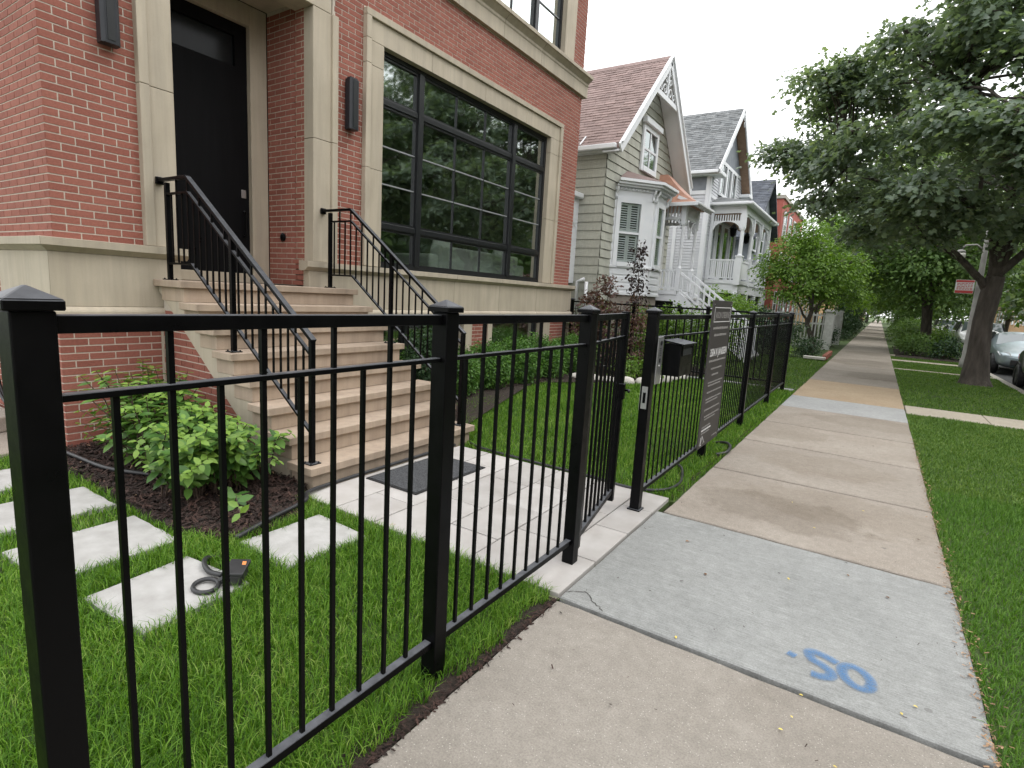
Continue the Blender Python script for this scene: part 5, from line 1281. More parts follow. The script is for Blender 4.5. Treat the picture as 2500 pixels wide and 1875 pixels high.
def lobe_leaves(r_, lobes, per_m2, m, size, sx=.34, sz=.13, shell=(.62, 1.02), droop=.25, tilt=.42):
    """sprays (layered leaf plates) spread over each lobe"""
    PP, NN, DD = [], [], []
    for c, rad in lobes:
        c, rad = np.array(c, float), np.array(rad, float)
        area = 4 * np.pi * ((rad[0] * rad[1]) ** 1.6 / 3 + (rad[0] * rad[2]) ** 1.6 / 3 + (rad[1] * rad[2]) ** 1.6 / 3) ** (1 / 1.6)
        ns = max(6, int(area * per_m2))
        d = r_.normal(size=(ns, 3)); d /= np.linalg.norm(d, axis=1, keepdims=True)
        k = r_.uniform(shell[0], shell[1], ns) * (1 + .10 * np.sin(d[:, 0] * 7 + c[0]) * np.sin(d[:, 2] * 6 + c[1]))
        sc = c + d * rad * k[:, None]
        nrm = d * .55 + np.array([0, 0, .85]); nrm /= np.linalg.norm(nrm, axis=1, keepdims=True)
        t1 = np.cross(nrm, r_.normal(size=(ns, 3))); t1 /= np.linalg.norm(t1, axis=1, keepdims=True); t2 = np.cross(nrm, t1)
        sp = r_.uniform(.6, 1.35, ns)
        a_ = r_.normal(0, sx, (ns, m)) * sp[:, None]; b_ = r_.normal(0, sx, (ns, m)) * sp[:, None]; e = r_.normal(0, sz, (ns, m)) - droop * (a_ ** 2 + b_ ** 2)
        p = sc[:, None] + a_[..., None] * t1[:, None] + b_[..., None] * t2[:, None] + e[..., None] * nrm[:, None]
        PP.append(p.reshape(-1, 3)); NN.append((nrm[:, None] + r_.normal(0, tilt, (ns, m, 3))).reshape(-1, 3))
        DD.append((d[:, None] * .8 + a_[..., None] * t1[:, None] + b_[..., None] * t2[:, None] + np.array([0, 0, -.35]) + r_.normal(0, .4, (ns, m, 3))).reshape(-1, 3))
    P, N, D_ = np.concatenate(PP), np.concatenate(NN), np.concatenate(DD)
    return P, N, D_, size * r_.uniform(.65, 1.25, len(P))
def limb(mb, p, q, r0, r1, r_, sag=.0, n=7, wob=.08):
    p, q = np.array(p, float), np.array(q, float); L = np.linalg.norm(q - p); pts = []
    for i in range(n + 1):
        t = i / n; w = r_.normal(0, wob * L * .15, 3) if 0 < i < n else 0
        pts.append(p + (q - p) * t + np.array([0, 0, sag * L * math.sin(math.pi * t)]) + w)
    mb.tube(pts, list(np.linspace(r0, r1, n + 1)), 8); return pts
def tree(name, label, cat, trunk, limbs, lobes, per_m2, m, size, leaf, templ, seed, group=None, twigs=True, **kw):
    """trunk: [(x,y,z,r)...]; limbs: [(start index on trunk, end point, r0)] ; lobes as above"""
    r_ = np.random.default_rng(seed); b0 = trunk[0]
    t = thing(name, label, cat, (b0[0], b0[1], 0), group)
    mb = MB()
    P = np.array(trunk)
    # swell and wobble the trunk
    zs = []; 
    pts, rs = [], []
    for i in range(len(P) - 1):
        for s_ in np.linspace(0, 1, 6)[:-1]: q = P[i] + (P[i + 1] - P[i]) * s_; pts.append(q[:3]); rs.append(q[3])
    pts.append(P[-1][:3]); rs.append(P[-1][3])
    mb.tube(pts, rs, 14)
    for (si, q, r0) in limbs: limb(mb, P[si][:3], q, r0, r0 * .45, r_, .06)
    if twigs:
        ends = [np.array(q) for _, q, _ in limbs] or [P[-1][:3]]
        for c, rad in lobes:
            e = min(ends, key=lambda z_: np.linalg.norm(np.array(c) - z_)); limb(mb, e, np.array(c), .035, .012, r_, .05, 5)
            for k in range(4):
                dv = r_.normal(size=3); dv /= np.linalg.norm(dv); limb(mb, np.array(c) - dv * .1, np.array(c) + dv * np.array(rad) * .8, .014, .004, r_, 0, 4)
    mb.build('trunk', 'bark', t, True)
    Pp, N, D_, S = lobe_leaves(r_, lobes, per_m2, m, size, **kw)
    V, F = leaves(Pp, N, D_, S, templ)
    np_mesh('crown', V, F, leaf, t)
    return t

# ---- the big parkway maple
L1 = [((-.35, 16.2, 8.1), (.85, 1.2, .8)), ((.25, 15.6, 9.2), (1.2, 1.4, 1.0)), ((1.4, 15.4, 9.0), (1.4, 1.6, 1.1)), ((2.6, 15.0, 8.2), (1.3, 1.5, 1.2)),
      ((-1.15, 17.0, 7.1), (.95, 1.2, .75)), ((-1.8, 17.4, 6.6), (.8, 1.0, .7)), ((-.2, 16.0, 6.9), (1.2, 1.3, .9)), ((1.0, 15.0, 7.2), (1.3, 1.3, 1.0)), ((2.3, 14.4, 6.8), (1.2, 1.2, 1.0)),
      ((-2.35, 17.2, 5.75), (.75, .9, .5)), ((-1.6, 16.6, 5.3), (1.0, 1.0, .6)), ((-.6, 15.4, 5.6), (1.1, 1.2, .7)), ((.5, 14.6, 5.6), (1.1, 1.1, .8)), ((1.6, 13.9, 5.4), (1.1, 1.2, .8)), ((2.6, 13.6, 5.0), (1.0, 1.2, .8)),
      ((-1.3, 16.6, 4.35), (1.0, 1.0, .5)), ((-.3, 15.6, 4.4), (1.1, 1.0, .6)), ((.8, 14.8, 4.3), (1.1, 1.0, .6)), ((1.9, 14.2, 4.6), (1.1, 1.1, .6)), ((2.8, 14.2, 4.5), (.9, 1.2, .6)),
      ((-.5, 17.2, 3.75), (.9, 1.0, .4)), ((.5, 16.2, 3.65), (1.0, 1.0, .4)), ((1.2, 15.8, 4.0), (1.0, 1.0, .4)), ((3.6, 16.5, 5.0), (1.2, 1.6, 1.0)), ((4.0, 18.5, 6.0), (1.6, 1.8, 1.4)), ((3.2, 20.5, 7.5), (1.8, 2.0, 1.6)),
      ((1.8, 21.5, 6.0), (1.8, 1.8, 1.4)), ((.2, 20.5, 6.5), (1.6, 1.6, 1.3)), ((1.9, 18.0, 10.4), (2.0, 2.2, 1.2)), ((3.6, 16.0, 9.6), (1.4, 1.8, 1.2)), ((.6, 18.6, 8.2), (1.6, 1.6, 1.3)),
      ((-1.3, 19.0, 5.6), (1.2, 1.3, .8)), ((.3, 19.6, 4.6), (1.3, 1.4, .7)), ((4.6, 15.2, 7.4), (1.2, 1.5, 1.3))]
def split(lobes, k, seed, f=.50, flat=.60):
    r_ = np.random.default_rng(seed); out = []
    for c, rad in lobes:
        for i in range(k):
            d = r_.normal(size=3); d /= np.linalg.norm(d); out.append((tuple(np.array(c) + d * np.array(rad) * r_.uniform(.35, .72)), tuple(np.array(rad) * f * np.array([1, 1, flat]) * r_.uniform(.8, 1.2))))
    return out
L1 += [((-1.95, 17.0, 7.3), (.8, .9, .55)), ((-2.7, 17.2, 5.95), (.6, .8, .35)), ((-1.3, 16.6, 7.35), (.7, .8, .45)), ((3.3, 14.6, 6.2), (1.0, 1.1, .8)), ((3.4, 15.0, 4.9), (.9, 1.1, .6)), ((3.1, 16.2, 3.95), (.8, 1.0, .4)), ((2.2, 16.6, 3.7), (.8, .9, .35)), ((2.6, 15.6, 7.4), (1.0, 1.1, .7)), ((1.8, 16.4, 8.2), (1.1, 1.1, .8))]
L1 = split(L1, 4, 17)
tree('parkway_maple', 'large dark green maple in the parkway nearest the camera, with forked trunk', 'tree',
     [(2.30, 18.5, -.1, .40), (2.28, 18.5, .12, .31), (2.25, 18.5, .8, .235), (2.22, 18.5, 1.6, .21), (2.27, 18.5, 2.3, .22), (2.30, 18.45, 2.75, .19)],
     [(4, (1.35, 18.3, 3.25), .105), (4, (2.05, 18.2, 4.2), .13), (5, (2.55, 18.5, 4.6), .15), (5, (3.4, 18.2, 4.0), .11), (5, (2.2, 17.2, 6.2), .09), (4, (-.2, 17.2, 4.6), .06), (5, (.8, 16.2, 6.6), .06), (5, (2.4, 18.0, 8.0), .07), (4, (-1.2, 17.2, 5.4), .04), (5, (3.5, 17, 6.8), .06)],
     L1, 3.4, 30, .14, 'maple_leaf', T_MAPLE, 41, None, shell=(.55, 1.05), sx=.27, sz=.08)
# ---- second tree and the row beyond
def lob(cx, cy, cz, R, H_, n, seed):
    r_ = np.random.default_rng(seed); out = []
    for i in range(n):
        a_ = 2.4 * i + r_.uniform(-.3, .3); z = cz + H_ * (i / (n - 1) - .5); k = math.sqrt(max(.1, 1 - ((z - cz) / (H_ * .62)) ** 2)); rr = R * k * r_.uniform(.35, .72)
        out.append(((cx + rr * math.cos(a_), cy + rr * math.sin(a_), z), (R * .42 * r_.uniform(.8, 1.2), R * .42 * r_.uniform(.8, 1.2), R * .27 * r_.uniform(.8, 1.2))))
    return out
tree('parkway_tree', 'second parkway tree with slim dark trunk and low spreading limb over the walk', 'tree',
     [(1.98, 32.1, -.1, .30), (1.95, 32.1, .3, .235), (1.85, 32.1, 1.6, .20), (1.78, 32.1, 2.3, .22)],
     [(3, (-1.2, 31.6, 4.15), .11), (3, (1.35, 32, 3.4), .13), (3, (1.9, 32, 3.9), .17), (3, (2.8, 32.3, 5.2), .12), (2, (1.55, 32, 2.9), .10)],
     lob(1.4, 32, 6.2, 4.4, 6.0, 22, 3) + [((-1.3, 31, 4.3), (1.3, 1.4, .7)), ((-.2, 30.5, 3.9), (1.4, 1.4, .6)), ((1.2, 29.8, 3.9), (1.3, 1.4, .6)), ((2.7, 30.2, 4.2), (1.3, 1.4, .7)), ((.2, 33.5, 4.0), (1.5, 1.5, .7))], 1.7, 24, .20, 'tree_leaf', T_RHOMB, 42, 'street trees', sx=.40, sz=.14)
FT = [(1.9, 45.5, 4.2, 5.9, 'third parkway tree down the right side of the walk'), (2.0, 58, 4.2, 6.2, 'fourth parkway tree down the right side of the walk'), (2.0, 72, 4.6, 6.4, 'fifth parkway tree down the right side of the walk'), (2.0, 90, 5, 6.6, 'sixth parkway tree down the right side of the walk')]
for i, (x, y, R, cz, lb) in enumerate(FT):
    tree('parkway_tree', lb, 'tree', [(x, y, -.1, .28), (x, y, .4, .22), (x - .1, y, 2.4, .2)], [(2, (x - 1, y, 4.2), .1), (2, (x + .8, y, 4.6), .1)], lob(x - .3, y, cz, R, 6.6, 16, 50 + i) + [((x - 2.5, y - 1, 3.6), (1.6, 1.6, .8)), ((x + 1.5, y - 1, 3.4), (1.6, 1.6, .8))], 1.0, 20, .30, 'tree_leaf', T_RHOMB, 60 + i, 'street trees', sx=.55, sz=.2)
# left side yard trees beyond the white fence
LT = [(-3.4, 41, 2.6, 4.6, 'bright_leaf', 'bright green yard tree left of the far walk'), (-3.6, 50, 3.2, 5.6, 'tree_leaf', 'green yard tree beyond the dark evergreen'), (-3.8, 64, 3.6, 6.4, 'tree_leaf', 'green yard tree far down the left side'), (-4, 84, 4.2, 7, 'tree_leaf', 'last yard tree at the far left end of the walk')]
for i, (x, y, R, cz, mt, lb) in enumerate(LT):
    tree('yard_tree', lb, 'tree', [(x, y, -.1, .16), (x, y, 1.6, .12), (x + .2, y, 2.6, .1)], [(2, (x + .8, y, 3.6), .06), (2, (x - .8, y, 3.8), .06)], lob(x, y, cz, R, R * 1.7, 12, 80 + i), 1.3, 20, .24, mt, T_RHOMB, 90 + i, 'yard trees along the left side', sx=.45, sz=.18)
# across the street: mature trees (also what the windows mirror)
XT = [(13.4, 24.4, 4.6, 5.6, 'tree across the street, between the two level with the maple and the porch house'), (13.3, 35.2, 4.8, 5.8, 'tree across the street, just past the porch house'), (13.4, 8, 5.2, 7.0, 'tree across the street, level with the brick house'), (13.6, 19, 5.4, 7.0, 'tree across the street, level with the parkway maple'), (13.4, 29.5, 5.4, 7.2, 'tree across the street, level with the porch house'), (13.5, 41, 5.6, 7.4, 'tree across the street, past the white van'), (13.5, 55, 5.6, 8.2, 'tree far across the street'), (13.6, 72, 6, 8.4, 'tree farther across the street'), (13.4, 92, 6, 8.4, 'tree near the far end, across the street'), (9, 118, 7, 7.5, 'tree closing the far end of the street'), (-2, 135, 8, 8.0, 'tree closing the far end of the sidewalk'), (20, 130, 8, 8, 'tree closing the far right end of the street')]
for i, (x, y, R, cz, lb) in enumerate(XT):
    tree('street_tree', lb, 'tree', [(x, y, -.1, .3), (x, y, .5, .24), (x + .1, y, 2.8, .22)], [(2, (x - 1.2, y, 5), .12), (2, (x + 1, y + .5, 5.4), .12)], lob(x, y, cz, R, 9.6, 20, 120 + i), .85 if i < 6 else .3, 20 if i < 6 else 14, .36 if i < 6 else .65, 'tree_leaf' if i % 2 else 'maple_leaf', T_RHOMB, 130 + i, 'trees across the street', sx=.6, sz=.2)
tree('young_tree', 'thin bent young tree beside the tan building at the right edge', 'tree', [(7.2 + 5, 36, -.1, .12), (12.0, 36, 1.2, .10), (11.6, 36, 2.2, .09), (11.3, 36, 3.0, .08)], [(3, (10.6, 36, 3.6), .05), (3, (12.2, 36, 3.7), .05)], [((10.8, 36, 4.2), (1.5, 1.5, .8)), ((12.2, 36, 4.4), (1.4, 1.4, .8))], 1.2, 22, .24, 'bright_leaf', T_RHOMB, 150, None, sx=.4)
# ornamental tree in front of the clapboard house
OL = [((-3.6, 25.2, 3.1), (.8, .9, .45)), ((-3.2, 25.0, 4.0), (.8, .9, .5)), ((-2.6, 25.0, 4.75), (.7, .9, .5)), ((-2.3, 25, 3.9), (.9, 1.0, .5)), ((-2.9, 24.6, 3.2), (.9, .9, .45)), ((-1.9, 24.6, 3.2), (.8, .9, .45)),
      ((-1.3, 25, 2.7), (.7, .9, .4)), ((-2.2, 24.4, 2.5), (.8, .9, .35)), ((-3.3, 24.8, 2.4), (.7, .8, .35)), ((-1.2, 25.2, 3.5), (.7, .9, .4)), ((-4.0, 25.4, 3.5), (.6, .7, .4)), ((-.8, 25.6, 2.2), (.5, .8, .35))]
tree('ornamental_tree', 'small layered bright green tree with curved trunk before the clapboard house', 'tree', [(-2.05, 24.9, -.1, .13), (-2.05, 24.9, .4, .10), (-2.35, 24.9, 1.1, .085), (-2.25, 24.9, 1.6, .075)],
     [(2, (-3.0, 24.9, 2.2), .05), (3, (-2.6, 24.9, 2.6), .05), (3, (-1.6, 24.9, 2.3), .045), (3, (-2.3, 24.9, 3.2), .05)], OL, 5.5, 30, .12, 'bright_leaf', T_OVAL, 161, None, sx=.24, sz=.06)

# ---- shrubs
def shrub(name, label, cat, c, lobes, per_m2, m, size, leaf, seed, templ=T_RHOMB, group=None, stems=6, **kw):
    r_ = np.random.default_rng(seed); t = thing(name, label, cat, (c[0], c[1], 0), group)
    mb = MB()
    for k in range(stems):
        lo = lobes[k % len(lobes)]; limb(mb, (c[0] + r_.normal(0, .06), c[1] + r_.normal(0, .06), -.02), np.array(lo[0]) + r_.normal(0, .1, 3) * np.array(lo[1]), .014, .005, r_, 0, 4)
    mb.build('stem', 'twig', t)
    P, N, D_, S = lobe_leaves(r_, lobes, per_m2, m, size, **kw); P[:, 2] = np.abs(P[:, 2])
    V, F = leaves(P, N, D_, S, templ); np_mesh('foliage', V, F, leaf, t); return t
BXW = [(-5.15, 5.55, .34, .78, 'dark clipped bush tucked beside the stair railing', 1.0), (-5.45, 6.62, .40, .72, 'clipped green bush, second from the steps under the window', 1), (-5.45, 7.55, .42, .76, 'clipped green bush, third from the steps, before the brick pier', 1),
       (-5.45, 8.55, .42, .80, 'clipped green bush, fourth from the steps under the window', 1), (-5.45, 9.55, .44, .80, 'clipped green bush, fifth from the steps under the window', 1), (-5.4, 10.6, .44, .84, 'clipped green bush at the far corner of the brick house', 1)]
for i, (x, y, r, h, lb, _) in enumerate(BXW):
    r_ = np.random.default_rng(200 + i); lo = [((x + r_.uniform(-.16, .16), y + r_.uniform(-.16, .16), h * .50 + r_.uniform(-.08, .10)), (r * .85, r * .85, h * .46)) for k in range(4)]
    shrub('box_bush', lb, 'bush', (x, y), lo, 120, 15, .042, 'boxwood_leaf', 210 + i, T_OVAL if i == 0 else T_RHOMB, 'clipped bushes along the house', 7, shell=(.6, 1.05), sx=.05, sz=.035, tilt=.8)
lo = [((-4.72, 5.25, .32), (.36, .34, .3)), ((-4.68, 5.3, .72), (.32, .30, .3)), ((-4.75, 5.35, 1.0), (.22, .22, .22)), ((-4.95, 5.5, .6), (.3, .3, .35))]
shrub('dark_bush', 'dark feathery evergreen right of the steps, next to the handrail foot', 'bush', (-4.75, 5.15), lo, 90, 15, .045, 'dark_leaf', 222, T_RHOMB, None, 6, sx=.06, sz=.04, tilt=.8)
# leafy shrub in the mulch: shoots with opposite leaves and pale tips
def leafy_shrub():
    r_ = np.random.default_rng(77); t = thing('leafy_shrub', 'broad bright green leafy shrub in the dark mulch left of the steps', 'shrub', (-4.6, 2.2, 0))
    st = MB(); P, N, D_, S, T = [], [], [], [], []
    for k in range(300):
        u = r_.random(); bx_ = -5.55 + 1.95 * u + r_.normal(0, .06); by = 2.22 + r_.normal(0, .10)
        if k > 268: u = .95; bx_ = -3.82 + r_.normal(0, .10); by = 1.98 + r_.normal(0, .06)
        ang = r_.uniform(0, 6.28); ln = abs(r_.normal(0, .30 if k < 269 else .16)); h = (.74 - .24 * u) * r_.uniform(.62, 1.2) * (1 - .5 * min(1, ln / .6) ** 2)
        tip = np.array([bx_ + ln * math.cos(ang) * 1.0, by + ln * math.sin(ang) * .9 - .12 * u, max(.10, h)])
        tip[1] = min(max(tip[1], 1.72), 2.62); base_ = np.array([bx_ * .7 + -4.65 * .3, by, .0]); mid = (base_ + tip) / 2 + np.array([0, 0, h * .22])
        pts = [base_, mid, tip]; st.tube(pts, [.006, .005, .003], 5)
        nn = r_.integers(6, 9)
        for i in range(nn):
            f = .30 + .70 * i / (nn - 1); p = (1 - f) ** 2 * base_ + 2 * f * (1 - f) * (2 * mid - (base_ + tip) / 2) + f * f * tip
            d_ = tip - mid; d_ /= np.linalg.norm(d_); a_ = i * 1.57 + ang
            s1 = np.cross(d_, [0.3, .2, 1]); s1 /= np.linalg.norm(s1); s2 = np.cross(d_, s1); dr = s1 * math.cos(a_) + s2 * math.sin(a_)
            top = i >= nn - 2
            for sg_ in (1, -1):
                v = dr * sg_ + d_ * (.75 if top else .25) + np.array([0, 0, .12 if top else -.12]); P.append(p); D_.append(v); N.append(d_ * .7 + np.array([0, 0, .8]) + r_.normal(0, .25, 3))
                S.append((.066 if top else .105) * r_.uniform(.8, 1.2)); T.append(r_.uniform(.45, 1.0) if top else max(0, r_.normal(.08, .12)))
    st.build('stem', 'twig', t)
    V, F = leaves(np.array(P), np.array(N), np.array(D_), np.array(S), T_OVAL)
    np_mesh('foliage', V, F, 'shrub_leaf', t, np.repeat(T, len(T_OVAL[0])))
leafy_shrub()
# purple-leaved plants by the side fence
lo = [((-5.15, 11.4, 1.55), (.30, .35, .38)), ((-4.95, 11.5, 1.05), (.38, .4, .38)), ((-5.35, 11.3, .9), (.35, .4, .38)), ((-5.05, 11.4, .5), (.45, .45, .32)), ((-5.5, 11.5, 1.4), (.22, .25, .3)), ((-5.0, 11.5, 1.95), (.16, .2, .2))]
shrub('purple_shrub', 'bushy bronze purple shrub near the far corner of the brick house', 'shrub', (-5.1, 11.4), lo, 26, 12, .07, 'purple_leaf', 301, T_MAPLE, None, 9, sx=.10, sz=.05, tilt=.7)
lo = [((-4.38, 11.5, .5), (.24, .26, .3)), ((-4.40, 11.5, .95), (.25, .26, .3)), ((-4.35, 11.5, 1.4), (.24, .25, .28)), ((-4.38, 11.5, 1.8), (.18, .2, .25)), ((-4.42, 11.5, 2.2), (.15, .16, .22)), ((-4.40, 11.5, 2.5), (.10, .1, .2)), ((-4.40, 11.5, 2.72), (.05, .05, .12))]
shrub('purple_sapling', 'tall narrow dark purple sapling behind the gate', 'sapling', (-4.4, 11.5), lo[:3], 22, 12, .075, 'purple_leaf', 302, T_OVAL, None, 5, sx=.08, sz=.06, tilt=.8)
pt = bpy.data.objects['purple_sapling']
r_ = np.random.default_rng(9); P, N, D_, S = lobe_leaves(r_, lo[3:], 26, 10, .085, sx=.06, sz=.06, tilt=.8); V, F = leaves(P, N, D_, S, T_OVAL); np_mesh('foliage', V, F, 'dark_purple_leaf', pt)
MB().tube([(-4.4, 11.5, 0), (-4.38, 11.5, 1.4), (-4.40, 11.5, 2.85)], [.014, .010, .004], 6).build('leader', 'twig', pt)
# neighbour hedge and border plants
HB = [(-6.0, 13.2, .5, 1.6, 'bright_leaf', 'bright green hedge plant behind the side fence, beside the brick house corner'), (-5.0, 13.4, .55, 1.6, 'bright_leaf', 'bright green hedge plant behind the purple shrub'), (-4.1, 13.4, .6, 1.85, 'bright_leaf', 'bright green hedge plant below the white bay window'),
      (-3.3, 13.9, .6, 1.8, 'bright_leaf', 'bright green hedge plant at the foot of the white stair'), (-3.9, 16.0, .6, 1.1, 'dark_leaf', 'dark hydrangea bush between hedge and white stair'), (-4.3, 20.5, .8, 2.2, 'bright_leaf', 'light green bush under the clapboard porch'), (-5.0, 22.5, .9, 2.3, 'bright_leaf', 'light green bush right of the white stair'),
      (-3.2, 22.3, .9, 1.6, 'dark_leaf', 'dark spreading evergreen before the clapboard porch'), (-4.6, 24.2, .8, 1.9, 'dark_leaf', 'dark bush against the porch skirt'), (-1.95, 22.0, .42, .85, 'dark_leaf', 'rounded dark bush by the low brick planter'), (-2.7, 21.5, .35, .45, 'bright_leaf', 'low pale border plant by the black fence end'),
      (-4.2, 11.0, .32, .45, 'bright_leaf', 'low bright green perennial in the raised bed, left one'), (-3.85, 11.3, .30, .50, 'bright_leaf', 'low bright green perennial in the raised bed, right one'),
      (-1.75, 30.5, .5, 1.1, 'dark_leaf', 'dark ivy bush at the white gate post')]
for i, (x, y, r, h, mt, lb) in enumerate(HB):
    r_ = np.random.default_rng(400 + i); lo = [((x + r_.uniform(-.5, .5) * r, y + r_.uniform(-.5, .5) * r, h * r_.uniform(.35, .72)), (r * .7, r * .7, h * .32)) for k in range(6)]
    shrub('yard_bush', lb, 'bush', (x, y), lo, 14 if r < .7 else 9, 14, .075 if r < .7 else .10, mt, 420 + i, T_OVAL if y < 16 else T_RHOMB, 'garden bushes of the neighbours', 6, sx=.12, sz=.05, tilt=.6)
# tall evergreens and hedges down the left side of the walk
CL = [(-1.75, 39, .55, 3.2, 'dark narrow evergreen beside the far walk, nearest one'), (-1.8, 42.5, .6, 3.0, 'dark narrow evergreen beside the far walk, second one'), (-1.9, 47, .7, 2.6, 'dark hedge bush overhanging the far walk'), (-2.0, 54, .9, 3.2, 'hedge bush far down the left side'), (-2.2, 62, 1.0, 3.4, 'hedge bush farther down the left side'), (-2.3, 74, 1.2, 3.6, 'last hedge bush at the left end of the walk')]
for i, (x, y, r, h, lb) in enumerate(CL):
    lo = [((x, y, h * f), (r * k, r * k, h * .2)) for f, k in ((.18, .95), (.38, 1), (.58, .9), (.78, .65), (.92, .35))]
    shrub('evergreen', lb, 'evergreen', (x, y), lo, 9, 14, .12, 'dark_leaf', 450 + i, T_RHOMB, 'evergreens along the left side', 3, sx=.14, sz=.06, tilt=.7)
PS = [(1.4, 28.6, .7, 1.0, 'tree_leaf', 'green parkway shrub left of the second tree'), (2.4, 28.0, .6, .95, 'dark_leaf', 'dark low shrub at the foot of the lamp post'), (2.5, 30.0, .7, 1.05, 'bright_leaf', 'yellow green parkway shrub right of the second tree'), (1.2, 31.5, .6, 1.0, 'tree_leaf', 'parkway shrub at the edge of the walk'),
      (1.3, 34.5, .8, 1.4, 'tree_leaf', 'parkway shrub behind the second tree'), (2.4, 34.5, .8, 1.3, 'bright_leaf', 'pale parkway shrub by the far kerb'), (1.5, 39, .9, 1.8, 'tree_leaf', 'tall parkway shrub farther on'), (1.7, 44, 1.0, 2.2, 'tree_leaf', 'tall parkway shrub beneath the third tree'), (1.8, 52, 1.1, 2.4, 'tree_leaf', 'parkway thicket far down the walk')]
for i, (x, y, r, h, mt, lb) in enumerate(PS):
    r_ = np.random.default_rng(500 + i); lo = [((x + r_.uniform(-.5, .5) * r, y + r_.uniform(-.6, .6) * r, h * r_.uniform(.3, .7)), (r * .65, r * .7, h * .32)) for k in range(6)]
    shrub('parkway_shrub', lb, 'shrub', (x, y), lo, 9, 14, .10, mt, 520 + i, T_RHOMB, 'parkway shrubs', 5, sx=.14, sz=.05, tilt=.6)
# ================================================================== street furniture
lp = thing('lamp_post', 'grey lamp post behind the big tree, carrying an old glass globe', 'lamp post', (2.65, 24.4, 0))
MB().lathe([(.15, -.1), (.14, .25), (.105, .35), (.08, 3.2), (.06, 7.5)], (2.65, 24.4, 0), 14).build('pole', 'pole_grey', lp, True)
MB().tube([(2.62, 24.4, 3.95), (2.4, 24.4, 4.12), (2.12, 24.4, 4.10), (2.02, 24.4, 3.98)], .03, 8).build('arm', 'pole_grey', lp, True)
MB().lathe([(.05, .40), (.10, .38), (.13, .34), (.14, .30)][::-1], (2.02, 24.4, 3.56), 14).build('lamp_cap', 'pole_grey', lp, True)
MB().lathe([(.03, 0), (.10, .05), (.145, .16), (.135, .29)], (2.02, 24.4, 3.56), 14).build('globe', 'lantern_glass', lp, True)
ps = thing('parking_sign', 'small white parking sign with red bands on the lamp post', 'sign', (2.28, 24.25, 2.5))
MB().box(2.02, 2.52, 24.262, 24.27, 2.50, 2.95).build('plate', 'white_paint', ps)
MB().box(2.03, 2.51, 24.2585, 24.2615, 2.87, 2.94).build('red_band', 'red_print', ps); MB().box(2.03, 2.51, 24.2585, 24.2615, 2.51, 2.60).build('red_band', 'red_print', ps)
for i, z in enumerate((2.82, 2.77, 2.72, 2.67, 2.63)):
    r_ = random.Random(i); mbx = MB(); x = 2.06
    while x < 2.45: w = r_.uniform(.04, .1); mbx.box(x, min(x + w, 2.48), 24.2585, 24.2615, z, z + .022); x += w + .02
    o = mbx.build('small_print', 'red_print', ps); o['kind'] = 'stuff'
MB().box(2.50, 2.62, 24.271, 24.30, 2.70, 2.74).build('bracket', 'pole_grey', ps)

# neighbour's white picket fence and gate posts
wf = thing('picket_fence', 'old white picket fence with thick square gate posts beyond the bush', 'fence', (-2.5, 28, 0))
for x, y in ((-1.80, 28.0), (-1.72, 33.4)):
    p = MB().box(x - .16, x + .16, y - .16, y + .16, -.05, 1.62).build('post', 'old_white_paint', wf, bevel=.01); MB().box(x - .20, x + .20, y - .20, y + .20, 1.621, 1.68).box(x - .15, x + .15, y - .15, y + .15, 1.681, 1.73).build('post_cap', 'old_white_paint', p)
    MB().box(x + .161, x + .185, y - .10, y + .10, .25, 1.4).build('post_panel', 'old_white_paint', p)
for z in (.35, 1.05, 1.42): MB().box(-6.3, -1.97, 28.0 - .02, 28.02, z, z + .07).build('rail', 'old_white_paint', wf); 
for z in (.35, 1.42): MB().box(-1.80, -1.74, 28.17, 33.23, z, z + .07).build('rail', 'old_white_paint', wf)
for x in np.arange(-6.2, -2.0, .135): MB().box(x - .025, x + .025, 27.955, 27.979, .05, 1.56).build('picket', 'old_white_paint', wf)
for y in np.arange(28.3, 33.2, .135): MB().box(-1.738, -1.715, y - .025, y + .025, .05, 1.5).build('picket', 'old_white_paint', wf)
bpn = thing('brick_planter', 'low brick border with pale coping at the edge of the walk', 'planter', (-1.6, 22, 0))
for i in range(7):
    for j in range(2): MB().box(-1.42, -1.30, 21.3 + i * .42 + (j % 2) * .12, 21.3 + i * .42 + (j % 2) * .12 + .40, .005 + j * .085, .08 + j * .085).build('brick', 'brick', bpn)
MB().box(-1.95, -1.30, 20.95, 21.28, .04, .12).build('coping', 'garden_stone', bpn, bevel=.01)
# ring of garden stones round the raised bed
r_ = np.random.default_rng(3)
RK = [(-4.6, 10.05), (-4.3, 10.15), (-4.0, 10.35), (-3.75, 10.6), (-3.62, 10.95), (-3.58, 11.3), (-3.55, 11.7), (-3.5, 12.05), (-4.9, 10.0)]
for i, (x, y) in enumerate(RK):
    nn = 10; V = []; F = []
    mbx = MB(); sx, sy, sz = r_.uniform(.13, .19), r_.uniform(.12, .17), r_.uniform(.07, .11)
    pr = [(1.0, -.3), (1.05, .2), (.85, .75), (.4, 1.0)]
    for rr, zz in pr:
        for k in range(nn):
            a_ = 2 * math.pi * k / nn; q = 1 + .15 * math.sin(3 * a_ + i) + .1 * math.sin(5 * a_ + 2 * i); V.append((x + sx * rr * q * math.cos(a_), y + sy * rr * q * math.sin(a_), .03 + sz * zz))
    F = [(a * nn + k, a * nn + (k + 1) % nn, (a + 1) * nn + (k + 1) % nn, (a + 1) * nn + k) for a in range(3) for k in range(nn)] + [tuple(range(3 * nn, 4 * nn))]
    o = MB().add(V, F).build('garden_stone', 'garden_stone', None, True); tag(o, 'pale rounded border stone edging the raised bed by the side fence', 'stone', 'stones edging the raised bed')

